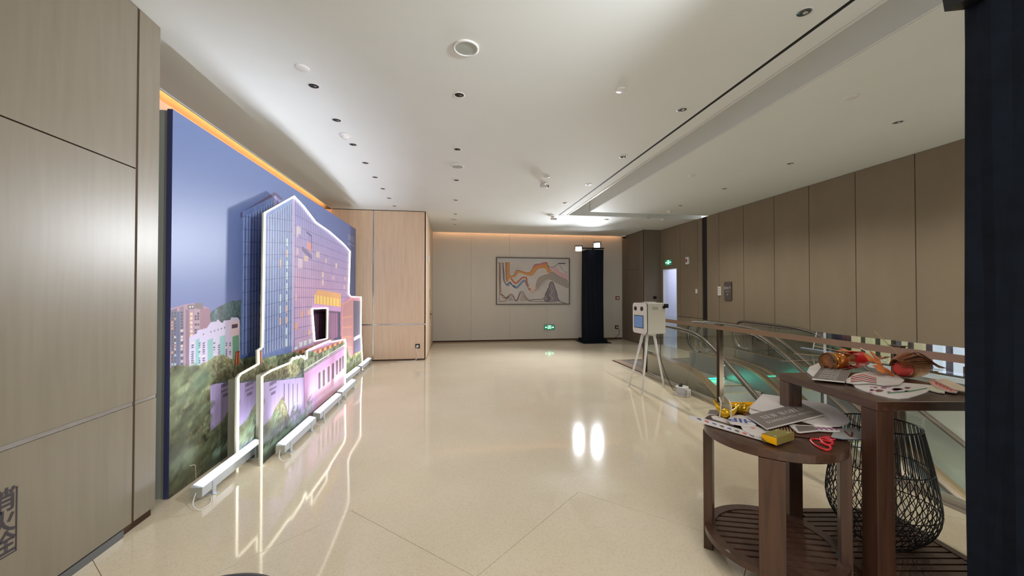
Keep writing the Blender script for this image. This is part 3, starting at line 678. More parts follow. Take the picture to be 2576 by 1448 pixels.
def backdrop():
    o = part(MB().box(L0-.036, L0, 3.165, 8.58, 0.004, 2.85), 'back_panel', [M_edge, M_print], BD)
    for p in o.data.polygons: p.material_index = 1 if p.normal.x > .9 else 0
    uv_planar(o, puv)
    part(MB().box(-2.45, L0-.037, 3.18, 3.20, 0.0, 2.845).box(-2.45, L0-.037, 8.54, 8.56, 0, 2.84).box(-2.45, L0-.037, 3.2, 8.54, 2.80, 2.845), 'side_frame', M_greyb, BD)
    def layer(name, pts, X, hole=None):
        me = bpy.data.meshes.new(name); bm = bmesh.new()
        vs = [bm.verts.new((X, y, z)) for y, z in pts]
        ed = [bm.edges.new((vs[i], vs[(i+1) % len(vs)])) for i in range(len(vs))]
        if hole:
            hv = [bm.verts.new((X, y, z)) for y, z in hole]; ed += [bm.edges.new((hv[i], hv[(i+1) % len(hv)])) for i in range(len(hv))]
        bmesh.ops.triangle_fill(bm, use_beauty=True, edges=ed)
        r = bmesh.ops.extrude_face_region(bm, geom=list(bm.faces))
        bmesh.ops.translate(bm, verts=[v for v in r['geom'] if isinstance(v, bmesh.types.BMVert)], vec=(-.02, 0, 0))
        bmesh.ops.recalc_face_normals(bm, faces=bm.faces); bm.to_mesh(me); bm.free()
        me.materials.append(M_board); me.materials.append(M_print)
        for p in me.polygons: p.material_index = 1 if abs(p.normal.x) > .9 else 0
        o = bpy.data.objects.new(name, me); COL.objects.link(o)
        me.transform(BD.matrix_basis.inverted()); o.parent = BD; uv_planar(o, puv); return o
    B = lambda *p: [yz(a, b, L1) for a, b in p]
    D = lambda *p: [yz(a, b, L2) for a, b in p]
    o1 = B((597.5,949.4),(604,940),(649,914.6),(648.5,880),(659,873),(664.8,535),(739,493.5),(763,519),(794,559),(829,583),(863,612.6),(880,631.6),(877,738.6),(882,745.5),(908,746.5),(907.5,837),(911.6,905))
    y0 = o1[0][0]; y1 = o1[-1][0]
    hole = B((784.6,776.6),(823.6,774.8),(822.5,850.8),(790.8,857.7))
    layer('middle_cutout', [(y0, .004)]+o1[:-1]+[(y1, .004)], L1, hole)
    o2 = D((657.9,946),(680,932),(706,921),(730,911.5),(735.5,899.4),(741,902),(745,896),(750,900),(755,894),(760,897),(763,894),(767,903),(771,900),(771,882),(800,868),(829,856),(831,860),(867,853),(869.5,863),(868,934))
    ya = o2[0][0]; yb = o2[-1][0]
    layer('front_cutout', [(ya+.0, .004)]+o2[:-1]+[(yb, .30), (yb, .004)], L2)
    neon = glow('neon_tube', (255, 249, 225), 3.6)
    def strip(pts, X, name='outline_light', closed=False):
        part(MB().tube([(X+.006, y, z) for y, z in pts], .0085, 6, closed=closed), name, neon, BD)
    strip([(y0, .01)]+o1[:-1]+[(y1, .03)], L1)
    strip(hole, L1, closed=True)
    strip([(ya, .005)]+o2[:-1]+[(yb, .30), (yb, .01)], L2)
    # carcass boxes behind the cut-outs
    za = .62
    part(MB().box(L0, L1-.021, 3.905, 6.0, 0.0, .70), 'support_box', M_board, BD)
    part(MB().box(L1, L2-.021, 3.99, 6.2, 0.0, .72), 'support_box', M_board, BD)
    part(MB().box(L0, L1-.021, 7.2, 7.24, 0, 2.1).box(L0, L1-.021, 8.2, 8.24, 0, 1.2), 'support_rib', M_board, BD)
    # hotel name on the sky
    wm = mat('print_lettering', (206, 208, 226), .5)
    me, wd = serif_mesh('NEW WORLD', .115); k = .44/wd
    place_text('lettering', me, wm, (L0+.002, 8.18, 2.60), (0, k, 0), (0, 0, 1), BD)
    me = text_mesh('GUANGZHOU HOTEL', .06, space=1.15); wd = max(v.co.x for v in me.vertices)*2
    place_text('lettering', me, wm, (L0+.002, 8.20, 2.47), (0, .50/wd, 0), (0, 0, 1), BD)
backdrop()

# ================================================================ LED wash bars on the floor
M_alu = mat('white_aluminium', (206, 212, 220), .35, metal=.3)
M_lens = glow('wash_lens', (214, 222, 255), 2.2)
def wash_bar(x, ya, yb, label, power):
    t = thing('led_wash_bar', (x, (ya+yb)/2, 0), label, 'light', 'led wash bars along the backdrop')
    h0, h1 = .045, .125
    prof = [(x-.036, h0), (x+.036, h0), (x+.036, h1-.018), (x-.018, h1), (x-.036, h1)]
    part(MB().prism([(a, ya, b) for a, b in prof], (0, yb-ya, 0)), 'housing', M_alu, t)
    e = .0015
    part(MB().add([(x+.033, ya+.02, h1-.0165+e), (x-.018, ya+.02, h1+e), (x-.018, yb-.02, h1+e), (x+.033, yb-.02, h1-.0165+e)], [(0,1,2,3)])
         .add([(x-.034, ya+.02, h1+e), (x-.018, ya+.02, h1+e), (x-.018, yb-.02, h1+e), (x-.034, yb-.02, h1+e)], [(0,1,2,3)]), 'lens_strip', M_lens, t)
    for q in (ya-.006, yb): part(MB().box(x-.038, x+.038, q, q+.006, h0-.003, h1-.012), 'end_cap', mat('grey_cap', (150,150,140), .5), t)
    for yy in (ya+.14, yb-.14):
        part(MB().box(x+.037, x+.041, yy-.02, yy+.02, .0, .10).box(x-.041, x-.037, yy-.02, yy+.02, 0, .10).box(x-.05, x+.06, yy-.02, yy+.02, 0, .004), 'bracket', M_alu, t)
    part(MB().tube(catmull([(x, ya-.006, .08), (x+.02, ya-.07, .03), (x+.08, ya-.10, .005), (x+.10, ya-.02, .005), (x+.05, ya+.08, .006)]), .004, 6), 'cable', M_white, t)
    l = lamp('wash_glow', 'AREA', (x-.01, (ya+yb)/2, h1+.012), power, (0.84, 0.88, 1.0), (x-.20, (ya+yb)/2, 1.2), .05, yb-ya-.04)
    l.data.shape = 'RECTANGLE'; l.data.size = .05; l.data.size_y = yb-ya-.04; l.data.spread = math.radians(56)
    d = Vector((-.13, 0, 1)).normalized(); yax = Vector((0, 1, 0)); xax = yax.cross(-d)
    l.rotation_euler = Matrix((xax, yax, -d)).transposed().to_euler()
WB = 2.6
wash_bar(-1.800, 3.07, 3.975, 'white led wash bar nearest the camera, shining up at the printed woods', WB)
wash_bar(-1.545, 3.80, 4.62, 'second led wash bar, at the foot of the printed podium wall', WB)
wash_bar(-1.545, 4.74, 5.62, 'third led wash bar, end to end beyond the second one', WB)
wash_bar(-1.560, 5.70, 6.50, 'fourth led wash bar, under the pink podium windows', WB)
wash_bar(-1.740, 6.62, 7.58, 'fifth led wash bar, below the orange wing of the printed hotel', WB)
wash_bar(-1.740, 7.66, 8.58, 'farthest led wash bar, its end near the oak panelled wall', WB)

# ================================================================ ceiling fittings
def ordinal(i): return ['first', 'second', 'third', 'fourth', 'fifth', 'sixth', 'seventh', 'eighth', 'ninth'][i]
def downlight(x, y, label, dark=True, r=.052):
    t = thing('downlight', (x, y, CZ), label, 'ceiling light', 'recessed downlights')
    part(MB().lathe([(r, -.0005), (r, -.004), (r-.008, -.005), (r-.010, -.0005)], (x, y, CZ), 28), 'trim_ring', M_white, t)
    m = mat('dark_reflector', (40, 34, 34), .25, metal=.8) if dark else mat('chrome_reflector', (170,172,180), .12, metal=1.0)
    part(MB().lathe([(r-.010, -.001), (r-.018, -.0035), (r-.034, -.002), (.001, -.0015)], (x, y, CZ), 24), 'reflector', m, t)
    part(MB().lathe([(.016, -.002), (.012, -.007), (.001, -.008)], (x+.012, y, CZ), 12), 'lamp_lens', M_steel if not dark else mat('lens_dull', (90,84,80), .2), t)
for i in range(8): downlight(-1.22, 3.617+.682*i, f'dark recessed downlight, {ordinal(i)} from the camera in the row beside the backdrop')
for i in range(6): downlight(.055, 3.579+1.365*i, f'dark recessed downlight, {ordinal(i)} from the camera in the row along the middle of the hall')
for i in range(5): downlight(2.265, 2.177+1.352*i, f'bright-rimmed recessed downlight, {ordinal(i)} from the camera in the row beside the black ceiling gap', dark=False)
for i in range(5): downlight(4.72, 3.439+1.335*i, f'small recessed downlight, {ordinal(i)} from the camera in the row over the escalators', dark=False)
def disc(x, y, r, label, name='ceiling_cover_plate', cat='cover plate'):
    o = MB().lathe([(.001, -.012), (r-.006, -.012), (r, -.008), (r, -.0005)], (x, y, CZ), 32).build(name, M_white, None, loc=(x, y, CZ)); tag(o, label, cat, 'round ceiling cover plates')
disc(-1.215, 3.337, .055, 'round white cover plate beside the first downlight of the backdrop row')
disc(1.494, 3.263, .05, 'round white cover plate alone in the ceiling between the two right rows')
disc(3.677, 3.056, .055, 'round cover plate over the escalator well, nearest the camera')
disc(3.682, 5.50, .05, 'round cover plate over the escalator well, behind the first one')
disc(1.465, 5.903, .045, 'small round cover plate beside the ceiling sprinkler')
disc(3.79, 9.157, .06, 'round cover plate just beyond the ceiling trough')
def speaker(x, y, label):
    t = thing('ceiling_speaker', (x, y, CZ), label, 'speaker', 'round ceiling speakers')
    part(MB().lathe([(.098, -.0005), (.098, -.008), (.082, -.012), (.080, -.006)], (x, y, CZ), 40), 'bezel', M_white, t)
    part(MB().lathe([(.081, -.006), (.001, -.0065)], (x, y, CZ), 40), 'grille', mat('speaker_grille', (176,182,176), .6, noise=.15, nscale=900), t)
speaker(.093, 2.879, 'large round ceiling speaker with grey grille, nearest the camera')
speaker(.059, 5.616, 'round ceiling speaker in the middle of the hall, past the nearest one')
speaker(.02, 9.685, 'round ceiling speaker close to the far wall')
def smoke(x, y, label, cat='smoke detector'):
    t = thing('smoke_detector', (x, y, CZ), label, cat, 'ceiling detectors')
    part(MB().lathe([(.062, -.0005), (.064, -.014), (.060, -.020)], (x, y, CZ), 32).lathe([(.060, -.020), (.001, -.021)], (x, y, CZ), 32), 'base', M_white, t)
    part(MB().lathe([(.040, -.020), (.036, -.040), (.030, -.046), (.001, -.047)], (x, y, CZ), 24), 'sensor_head', M_white, t)
    part(MB().lathe([(.034, -.030), (.0365, -.034), (.034, -.038)], (x, y, CZ), 24), 'dark_slot', M_dark, t)
smoke(-1.238, 4.692, 'white smoke detector between the backdrop row downlights')
smoke(4.774, 7.963, 'white smoke detector before the cross trough over the escalators')
smoke(5.141, 8.844, 'white smoke detector behind the cross trough near the brown wall')
def sprinkler(x, y, label):
    t = thing('ceiling_camera', (x, y, CZ), label, 'camera', 'small ceiling cameras')
    part(MB().lathe([(.045, -.0005), (.045, -.012), (.02, -.02), (.001, -.021)], (x, y, CZ), 24), 'mount', M_white, t)
    part(MB().cyl((x-.05, y+.02, CZ-.045), (x+.07, y-.04, CZ-.062), .026, 16), 'body', M_white, t)
    part(MB().cyl((x+.07, y-.04, CZ-.062), (x+.078, y-.044, CZ-.063), .020, 16), 'lens', M_dark, t)
sprinkler(1.491, 6.256, 'small white camera on the ceiling, mid hall')
sprinkler(2.38, 9.0, 'small white camera on the ceiling at the end of the black gap')
t = thing('dome_camera', (5.44, 11.62, CZ), 'white dome camera high in the far corner beside the brown wall', 'camera')
part(MB().lathe([(.07, 0), (.07, -.04), (.06, -.05)], (5.40, 11.60, CZ), 24), 'base', M_white, t)
part(MB().lathe([(.055, -.05), (.045, -.085), (.02, -.10), (.001, -.103)], (5.40, 11.60, CZ), 24), 'dome', M_dark, t)

# ================================================================ things on the walls
def painting():
    x0, x1, z0, z1, Y = 1.328, 3.677, 1.132, 2.60, 11.9
    t = thing('framed_painting', ((x0+x1)/2, Y, z0), 'large framed abstract painting of orange and grey flowing ridges on the far wall', 'painting')
    k = (x1-x0)/1970.; zk = (z1-z0)/1250.   # from a 1970 x 1250 working sheet
    c = Canvas(0, x1-x0, 0, z1-z0, 330)
    c.a[:] = (205, 199, 196)
    n = c.fbm(c.X, c.Y, 2.0, 2)[..., None]; c.a = c.a*(0.93+.14*n)
    def C(*p): return [((a-90)*k, (1330-b)*zk) for a, b in p]
    def fill(pts, col, al=1.0): c.poly(C(*pts), col, al)
    def ln(pts, wd, col, al=1.0, soft=0): c.line(catmull(C(*pts)), wd*k, col, al, soft=soft*k)
    top = [(430,210),(440,540),(500,570),(560,540),(620,430),(700,420),(800,460),(960,480),(1050,380),(1080,300),(1130,260),(1260,240),(1340,210),(1440,210),(1480,330),(1560,420)]
    bot = [(1530,480),(1440,470),(1420,390),(1330,360),(1200,390),(1120,480),(1030,560),(900,555),(780,510),(680,490),(600,590),(520,610),(440,640),(390,730),(340,690),(330,210)]
    ln([(100,150),(600,130),(1100,140),(1900,160)], 60, (196,200,206), .4, 60)
    c.poly(catmull(C(*top))+catmull(C(*bot)), (214,152,92))
    fill([(320,210),(380,210),(380,700),(340,690)], (176,118,80), .8); fill([(160,220),(215,220),(215,1000),(180,1100),(150,640)], (172,138,112), .9)
    c.poly(catmull(C((1080,300),(1130,250),(1260,240),(1380,200),(1440,210),(1420,260),(1260,280),(1150,310),(1060,380))), (206,130,122))
    c.poly(catmull(C((1540,350),(1700,330),(1800,450),(1900,490),(2010,560),(1990,660),(1840,600),(1740,570),(1640,460))), (216,176,182))
    c.poly(catmull(C((790,440),(900,410),(950,440),(980,460),(860,470))), (226,196,186))
    c.poly(catmull(C((1150,830),(1200,640),(1330,560),(1470,520),(1590,450),(1700,530),(1850,620),(2010,690),(2020,890),(1850,830),(1640,740),(1500,660),(1380,690),(1240,860),(1140,1000))), (176,168,158))
    for i in range(9): ln([(1160+i*6,820+i*20),(1240+i*10,640+i*26),(1400,560+i*20),(1580,480+i*22),(1750,580+i*22),(2010,720+i*20)], 5, (128,112,104), .6)
    ln([(560,830),(620,880),(700,810),(780,720),(850,700),(900,800),(980,940)], 46, (122,144,180), .8, 26)
    ln([(480,640),(560,740),(620,760),(700,690),(780,620),(880,620),(900,740),(940,850),(1010,970),(1070,1000),(1130,950)], 38, (196,112,86), .9, 12)
    ln([(940,860),(1020,900),(1080,900),(1130,850),(1130,960),(1060,1000),(990,950)], 26, (226,196,184), .9, 6)
    ln([(265,230),(290,520),(300,700),(370,800),(450,740),(520,830),(580,880)], 22, (56,60,88), .95, 6); ln([(255,240),(270,620),(320,760),(390,830),(460,780)], 26, (122,144,186), .6, 18)
    dk = (74,60,66)
    ln(top, 9, dk, .9); ln([(130,220),(165,280),(185,700),(170,900),(175,1250)], 10, (96,80,76), .9); ln([(215,220),(200,640),(215,920),(250,1030)], 8, (120,92,80), .8)
    ln([(1440,210),(1490,310),(1580,330),(1680,290),(1760,225),(1940,220)], 13, (92,84,92), .9); ln([(1760,228),(1940,224)], 22, (48,52,70), .9)
    ln([(1130,960),(1150,800),(1200,640),(1330,560),(1480,520),(1590,450),(1720,560),(1850,610),(2010,690)], 8, (110,64,60), .9)
    ln([(210,1040),(300,1110),(340,1150),(400,1110),(460,1060),(530,1080),(580,1200),(640,1200),(690,1060),(730,990),(800,1010),(870,1130),(950,1210),(1100,1200),(1300,1190),(1360,1150)], 15, (84,66,62), .95)
    ln([(180,1250),(340,1230),(400,1160),(470,1090),(540,1140),(600,1240),(660,1200),(700,1090),(740,1030),(830,1130),(930,1230),(1100,1250),(1330,1250)], 14, (120,92,84), .9)
    ln([(210,1060),(290,1150),(350,1170),(420,1120)], 26, (150,112,96), .7)
    fill([(400,1230),(460,1110),(560,1220)], (140,140,160), .6); fill([(700,1240),(740,1050),(850,1160),(900,1240)], (176,160,146), .7)
    fill([(1370,1260),(1420,1000),(1470,930),(1500,800),(1560,720),(1610,760),(1660,900),(1720,1050),(1730,1150),(1800,1250),(1500,1280)], (136,126,134), .85)
    ln([(1360,1250),(1400,1050),(1480,900),(1510,780),(1560,720),(1610,760),(1660,900),(1710,1060),(1740,1180),(1830,1270),(1940,1290)], 13, (50,40,50), .95)
    for i in range(12):
        r = c.rng.rand; xx = 1420+r()*260; ln([(xx,880+r()*80),(xx+30*r(),960+r()*60),(xx-50*r(),1080),(xx+60*r(),1170),(xx-40,1260)], 7, (66,54,64) if i % 3 else (208,200,200), .85)
    for i in range(7): ln([(1780,260+i*6),(1850,330+i*12),(1900,430),(2010,440+i*16)], 4, (130,136,150), .5)
    for i in range(8): ln([(470+i*14,250+i*10),(460+i*18,480),(540+i*10,520-i*10),(600,430-i*14),(760,330+i*6)], 3, (150,150,158), .35)
    m = c.material('painting_print', .5)
    o = part(MB().box(x0+.02, x1-.02, Y-.045, Y-.01, z0+.02, z1-.02), 'canvas', m, t); uv_planar(o, lambda p: ((p.x-x0)/(x1-x0), (p.z-z0)/(z1-z0)))
    fm = mat('painting_frame', (62, 54, 48), .4); w_ = .022
    for a in ((x0, x1, z0, z0+w_), (x0, x1, z1-w_, z1), (x0, x0+w_, z0+w_, z1-w_), (x1-w_, x1, z0+w_, z1-w_)):
        part(MB().box(a[0], a[1], Y-.055, Y-.0, a[2], a[3]), 'frame_side', fm, t)
painting()

GREEN = glow('exit_green', (30, 215, 150), 1.6); PALE = glow('exit_pale', (170, 255, 220), 2.0)
def exit_sign(o, ux, n, w_, h, label, arrows=True):
    o, ux, n = Vector(o), Vector(ux), Vector(n); uz = Vector((0,0,1))
    t = thing('exit_sign', o, label, 'sign', 'green exit signs')
    part(MB().obox(o+n*.012, ux*w_/2, n*.012, uz*h/2), 'housing', mat('sign_housing', (150,156,140), .4), t)
    part(MB().obox(o+n*.025, ux*w_/2*.93, n*.001, uz*h/2*.86), 'face', mat('sign_face', (22,110,76), .3, emit=(22,120,80), estr=.5), t)
    f = o+n*.0275
    def P(pts, nm): part(MB().prism([f+ux*(a*h)+uz*(b*h) for a, b in pts], n*.001), nm, PALE, t)
    # running figure in a doorway
    P([(-.30,-.33),(-.30,.33),(.30,.33),(.30,-.33),(.24,-.33),(.24,.27),(-.24,.27),(-.24,-.33)], 'doorway_mark')
    P([(-.05,.12),(.02,.22),(.10,.16),(.04,.07)], 'running_figure')
    P([(-.12,-.02),(-.02,.08),(.09,.04),(.16,-.04),(.13,-.08),(.04,-.01),(.05,-.12),(.14,-.25),(.08,-.28),(-.02,-.14),(-.12,-.27),(-.19,-.24),(-.06,-.08),(-.08,0),(-.16,-.06)], 'running_figure')
    if arrows:
        for s in (-1, 1): P([(s*.85,0),(s*.66,.16),(s*.66,.06),(s*.45,.06),(s*.45,-.06),(s*.66,-.06),(s*.66,-.16)], 'arrow')
exit_sign((3.02, 11.9, .41), (1,0,0), (0,-1,0), .34, .17, 'green lit exit sign with arrows low on the far wall under the painting')
exit_sign((6.0, 10.02, 2.35), (0,-1,0), (-1,0,0), .34, .17, 'green lit exit sign on the brown wall above the white doorway')

def wallbox(name, o, ux, n, w_, h, d, label, cat, m, extra=None):
    o, ux, n = Vector(o), Vector(ux), Vector(n)
    t = thing(name, o, label, cat)
    part(MB().obox(o+n*d/2, ux*w_/2, n*d/2, Vector((0,0,h/2))), 'body', m, t, bevel=.004)
    if extra: extra(t, o, ux, n)
    return t
def red_face(t, o, ux, n): part(MB().obox(o+n*.033-ux*.02, ux*.03, n*.003, Vector((0,0,.04))), 'red_lens', mat('red_lens', (150,50,40), .3), t)
wallbox('alarm_sounder', (6.0, 9.134, 2.33), (0,-1,0), (-1,0,0), .13, .19, .035, 'white alarm sounder with red lens high on the brown wall', 'alarm', M_white, red_face)
wallbox('card_reader', (6.0, 8.785, 1.54), (0,-1,0), (-1,0,0), .07, .11, .015, 'small pale switch plate on the brown wall before the black channel', 'switch', M_white)
def keys(t, o, ux, n):
    for i in range(3): part(MB().obox(o+n*.022+Vector((0,0,.05-.05*i)), ux*.03, n*.002, Vector((0,0,.016))), 'button', mat('pale_button', (190,190,184), .3), t)
wallbox('thermostat', (6.0, 7.945, 1.54), (0,-1,0), (-1,0,0), .10, .20, .02, 'white thermostat panel between the black channel and the dark wall sign', 'switch', M_white, keys)
def signtxt(t, o, ux, n):
    m = mat('sign_letters', (196,192,186), .4)
    for i, (tx, s) in enumerate((('宴会厅', .07), ('Ballroom', .035), ('2F', .05))):
        place_text('lettering', text_mesh(tx, s), m, o+n*.032+Vector((0,0,.06-.07*i)), -ux*-1, (0,0,1), t)
wallbox('wayfinding_sign', (6.0, 7.66, 1.54), (0,-1,0), (-1,0,0), .22, .40, .03, 'dark grey upright wayfinding sign lit by a wall glow, on the brown panelling', 'sign', mat('sign_dark', (84,76,76), .4), signtxt)
wallbox('call_point', (5.30, 11.9, 1.33), (1,0,0), (0,-1,0), .13, .11, .03, 'red fire alarm call point on the far wall corner', 'alarm', mat('call_red', (120,46,38), .4),
        lambda t, o, ux, n: part(MB().obox(o+n*.032, ux*.04, n*.002, Vector((0,0,.028))), 'pane', M_white, t))
def sock(t, o, ux, n): part(MB().cyl(o+n*.0, o+n*.05, .028, 14), 'plug', M_white, t)
wallbox('wall_socket', (5.27, 11.9, .385), (1,0,0), (0,-1,0), .11, .11, .014, 'dark wall socket with white plug near the far corner', 'socket', M_dark, sock)
wallbox('wall_socket', (-.775, 8.85, .31), (1,0,0), (0,-1,0), .10, .10, .012, 'dark wall socket with white plug low on the oak panelling', 'socket', M_dark, sock)
tag(MB().tube(catmull([(-.79, 8.80, .31), (-.80, 8.76, .25), (-.76, 8.76, .14), (-.80, 8.74, .03), (-.88, 8.74, .005), (-1.2, 8.70, .005)]), .006, 6).build('power_cable', M_white), 'white cable hanging from the socket on the oak panelling', 'cable')
tag(MB().tube(catmull([(5.27, 11.85, .37), (5.31, 11.80, .30), (5.28, 11.76, .16), (5.10, 11.72, .04), (4.9, 11.6, .006), (4.72, 11.3, .006)]), .006, 6).build('power_cable', M_dark), 'dark cable running from the far corner socket to the black tower', 'cable')
wallbox('wall_sensor', (-.6, 9.37, 2.30), (0,1,0), (1,0,0), .15, .17, .05, 'white sensor box high on the side of the oak block', 'sensor', M_white)
t = thing('door_knob_box', (5.86, 10.45, 1.36), 'small black knob on the brown return wall above the photo booth', 'knob')
part(MB().obox((5.80, 10.44, 1.36), (.045,0,0), (0,.012,0), (0,0,.04)), 'plate', M_dark, t); part(MB().cyl((5.80,10.43,1.37), (5.80,10.37,1.37), .025, 14), 'knob', M_dark, t)

# ================================================================ black light towers
def tower(cx, cy, half, H, label, floods, aim, base=True):
    t = thing('light_tower', (cx, cy, 0), label, 'light tower', 'cloth covered light towers')
    # cloth sleeve with slight folds
    mb = MB(); n = 40; ring = []
    zs = [0.06, .3, .8, 1.4, 2.0, 2.5, H]
    for zi, z in enumerate(zs):
        for k in range(n):
            s = k/n*4; e = int(s); f = s-e; cr = [(-1,-1),(1,-1),(1,1),(-1,1)]; a, b = cr[e], cr[(e+1)%4]
            wv = .006*math.sin(k*2.1+zi*.8); q = ((a[0]*(1-f)+b[0]*f)*(half+wv), (a[1]*(1-f)+b[1]*f)*(half+wv)); ring.append((cx+q[0], cy+q[1], z))
    mb.add(ring, [(i*n+k, i*n+(k+1)%n, (i+1)*n+(k+1)%n, (i+1)*n+k) for i in range(len(zs)-1) for k in range(n)]+[tuple((len(zs)-1)*n+k for k in range(n))])
    part(mb, 'cloth_sleeve', M_blackfab, t)
    part(MB().box(cx-half-.08, cx+half+.08, cy-half-.08, cy+half+.08, .012, .10).box(cx-half-.18, cx+half+.18, cy-half-.18, cy+half+.14, 0, .012), 'base_skirt', M_blackfab, t)
    part(MB().cyl((cx-.35, cy-.05, H+.06), (cx+.35, cy-.05, H+.06), .02, 10).cyl((cx, cy-.05, H), (cx, cy-.05, H+.06), .03, 10), 'cross_bar', M_dark, t)
    for p in floods:
        p = Vector(p); d = (Vector(aim)-p).normalized(); u = d.cross(Vector((0,0,1))).normalized(); v = u.cross(d)
        h = part(MB().obox(p-d*.05, u*.10, d*.05, v*.075), 'flood_head', M_dark, t)
        part(MB().obox(p+d*.003, u*.085, d*.002, v*.062), 'flood_lens', FLOOD, h)
        part(MB().tube([p-d*.04+u*.11, p-d*.04+u*.11+Vector((0,0,.10)), p-d*.04-u*.11+Vector((0,0,.10)), p-d*.04-u*.11], .008, 6), 'yoke', M_dark, t)
FLOOD = glow('flood_lens', (240, 246, 255), 30.0)
tower(4.24, 11.33, .255, 2.80, 'black cloth wrapped tower with two bright floodlights by the far wall', [(3.69, 11.0, 2.80), (4.26, 11.0, 2.92)], (0.0, 3.0, 1.2))
tower(2.255, 1.025, .225, 2.85, 'black cloth wrapped tower standing close beside the camera', [(1.93, .93, 2.98), (2.5, .93, 2.98)], (-2.0, 5.0, 1.5))

# ================================================================ glass railing along the escalator well
M_glass = glass('railing_glass', (.945, .975, .96), .02)
def railing():
    t = thing('glass_railing', (3.5, 2.6, 0), 'frameless glass railing with bronze rail and posts along the escalator well', 'railing')
    ys = [-3.6, -1.53, .52, 2.57, 4.64, 6.65]
    part(MB().box(3.455, 3.53, -3.8, 6.70, 0, .055).box(3.44, 3.455, -3.8, 6.70, 0, .02), 'base_channel', mat('rail_channel', (176,170,156), .35, metal=.5), t)
    for a, b in zip(ys[:-1], ys[1:]):
        part(MB().box(3.494, 3.506, a+.035, b-.035, .056, 1.12), 'glass_panel', M_glass, t)
    for y in ys:
        p = part(MB().box(3.47, 3.53, y-.03, y-.006, .056, 1.075).box(3.47, 3.53, y+.006, y+.03, .056, 1.075), 'post', M_bronze, t)
        part(MB().box(3.48, 3.52, y-.0055, y+.0055, .056, 1.08), 'post_seam', M_dark, p)
        part(MB().box(3.462, 3.53, y-.045, y+.045, 1.076, 1.082), 'post_cap', M_bronze, p)
    part(MB().box(3.462, 3.476, -3.8, 6.70, 1.015, 1.07), 'hand_rail', mat('rail_bronze', (150,128,108), .35, metal=.6), t)
    part(MB().box(3.492, 3.508, 3.175, 3.187, .056, 1.12), 'glass_edge_strip', mat('bright_edge', (235,238,240), .2, metal=.2), t)
railing()

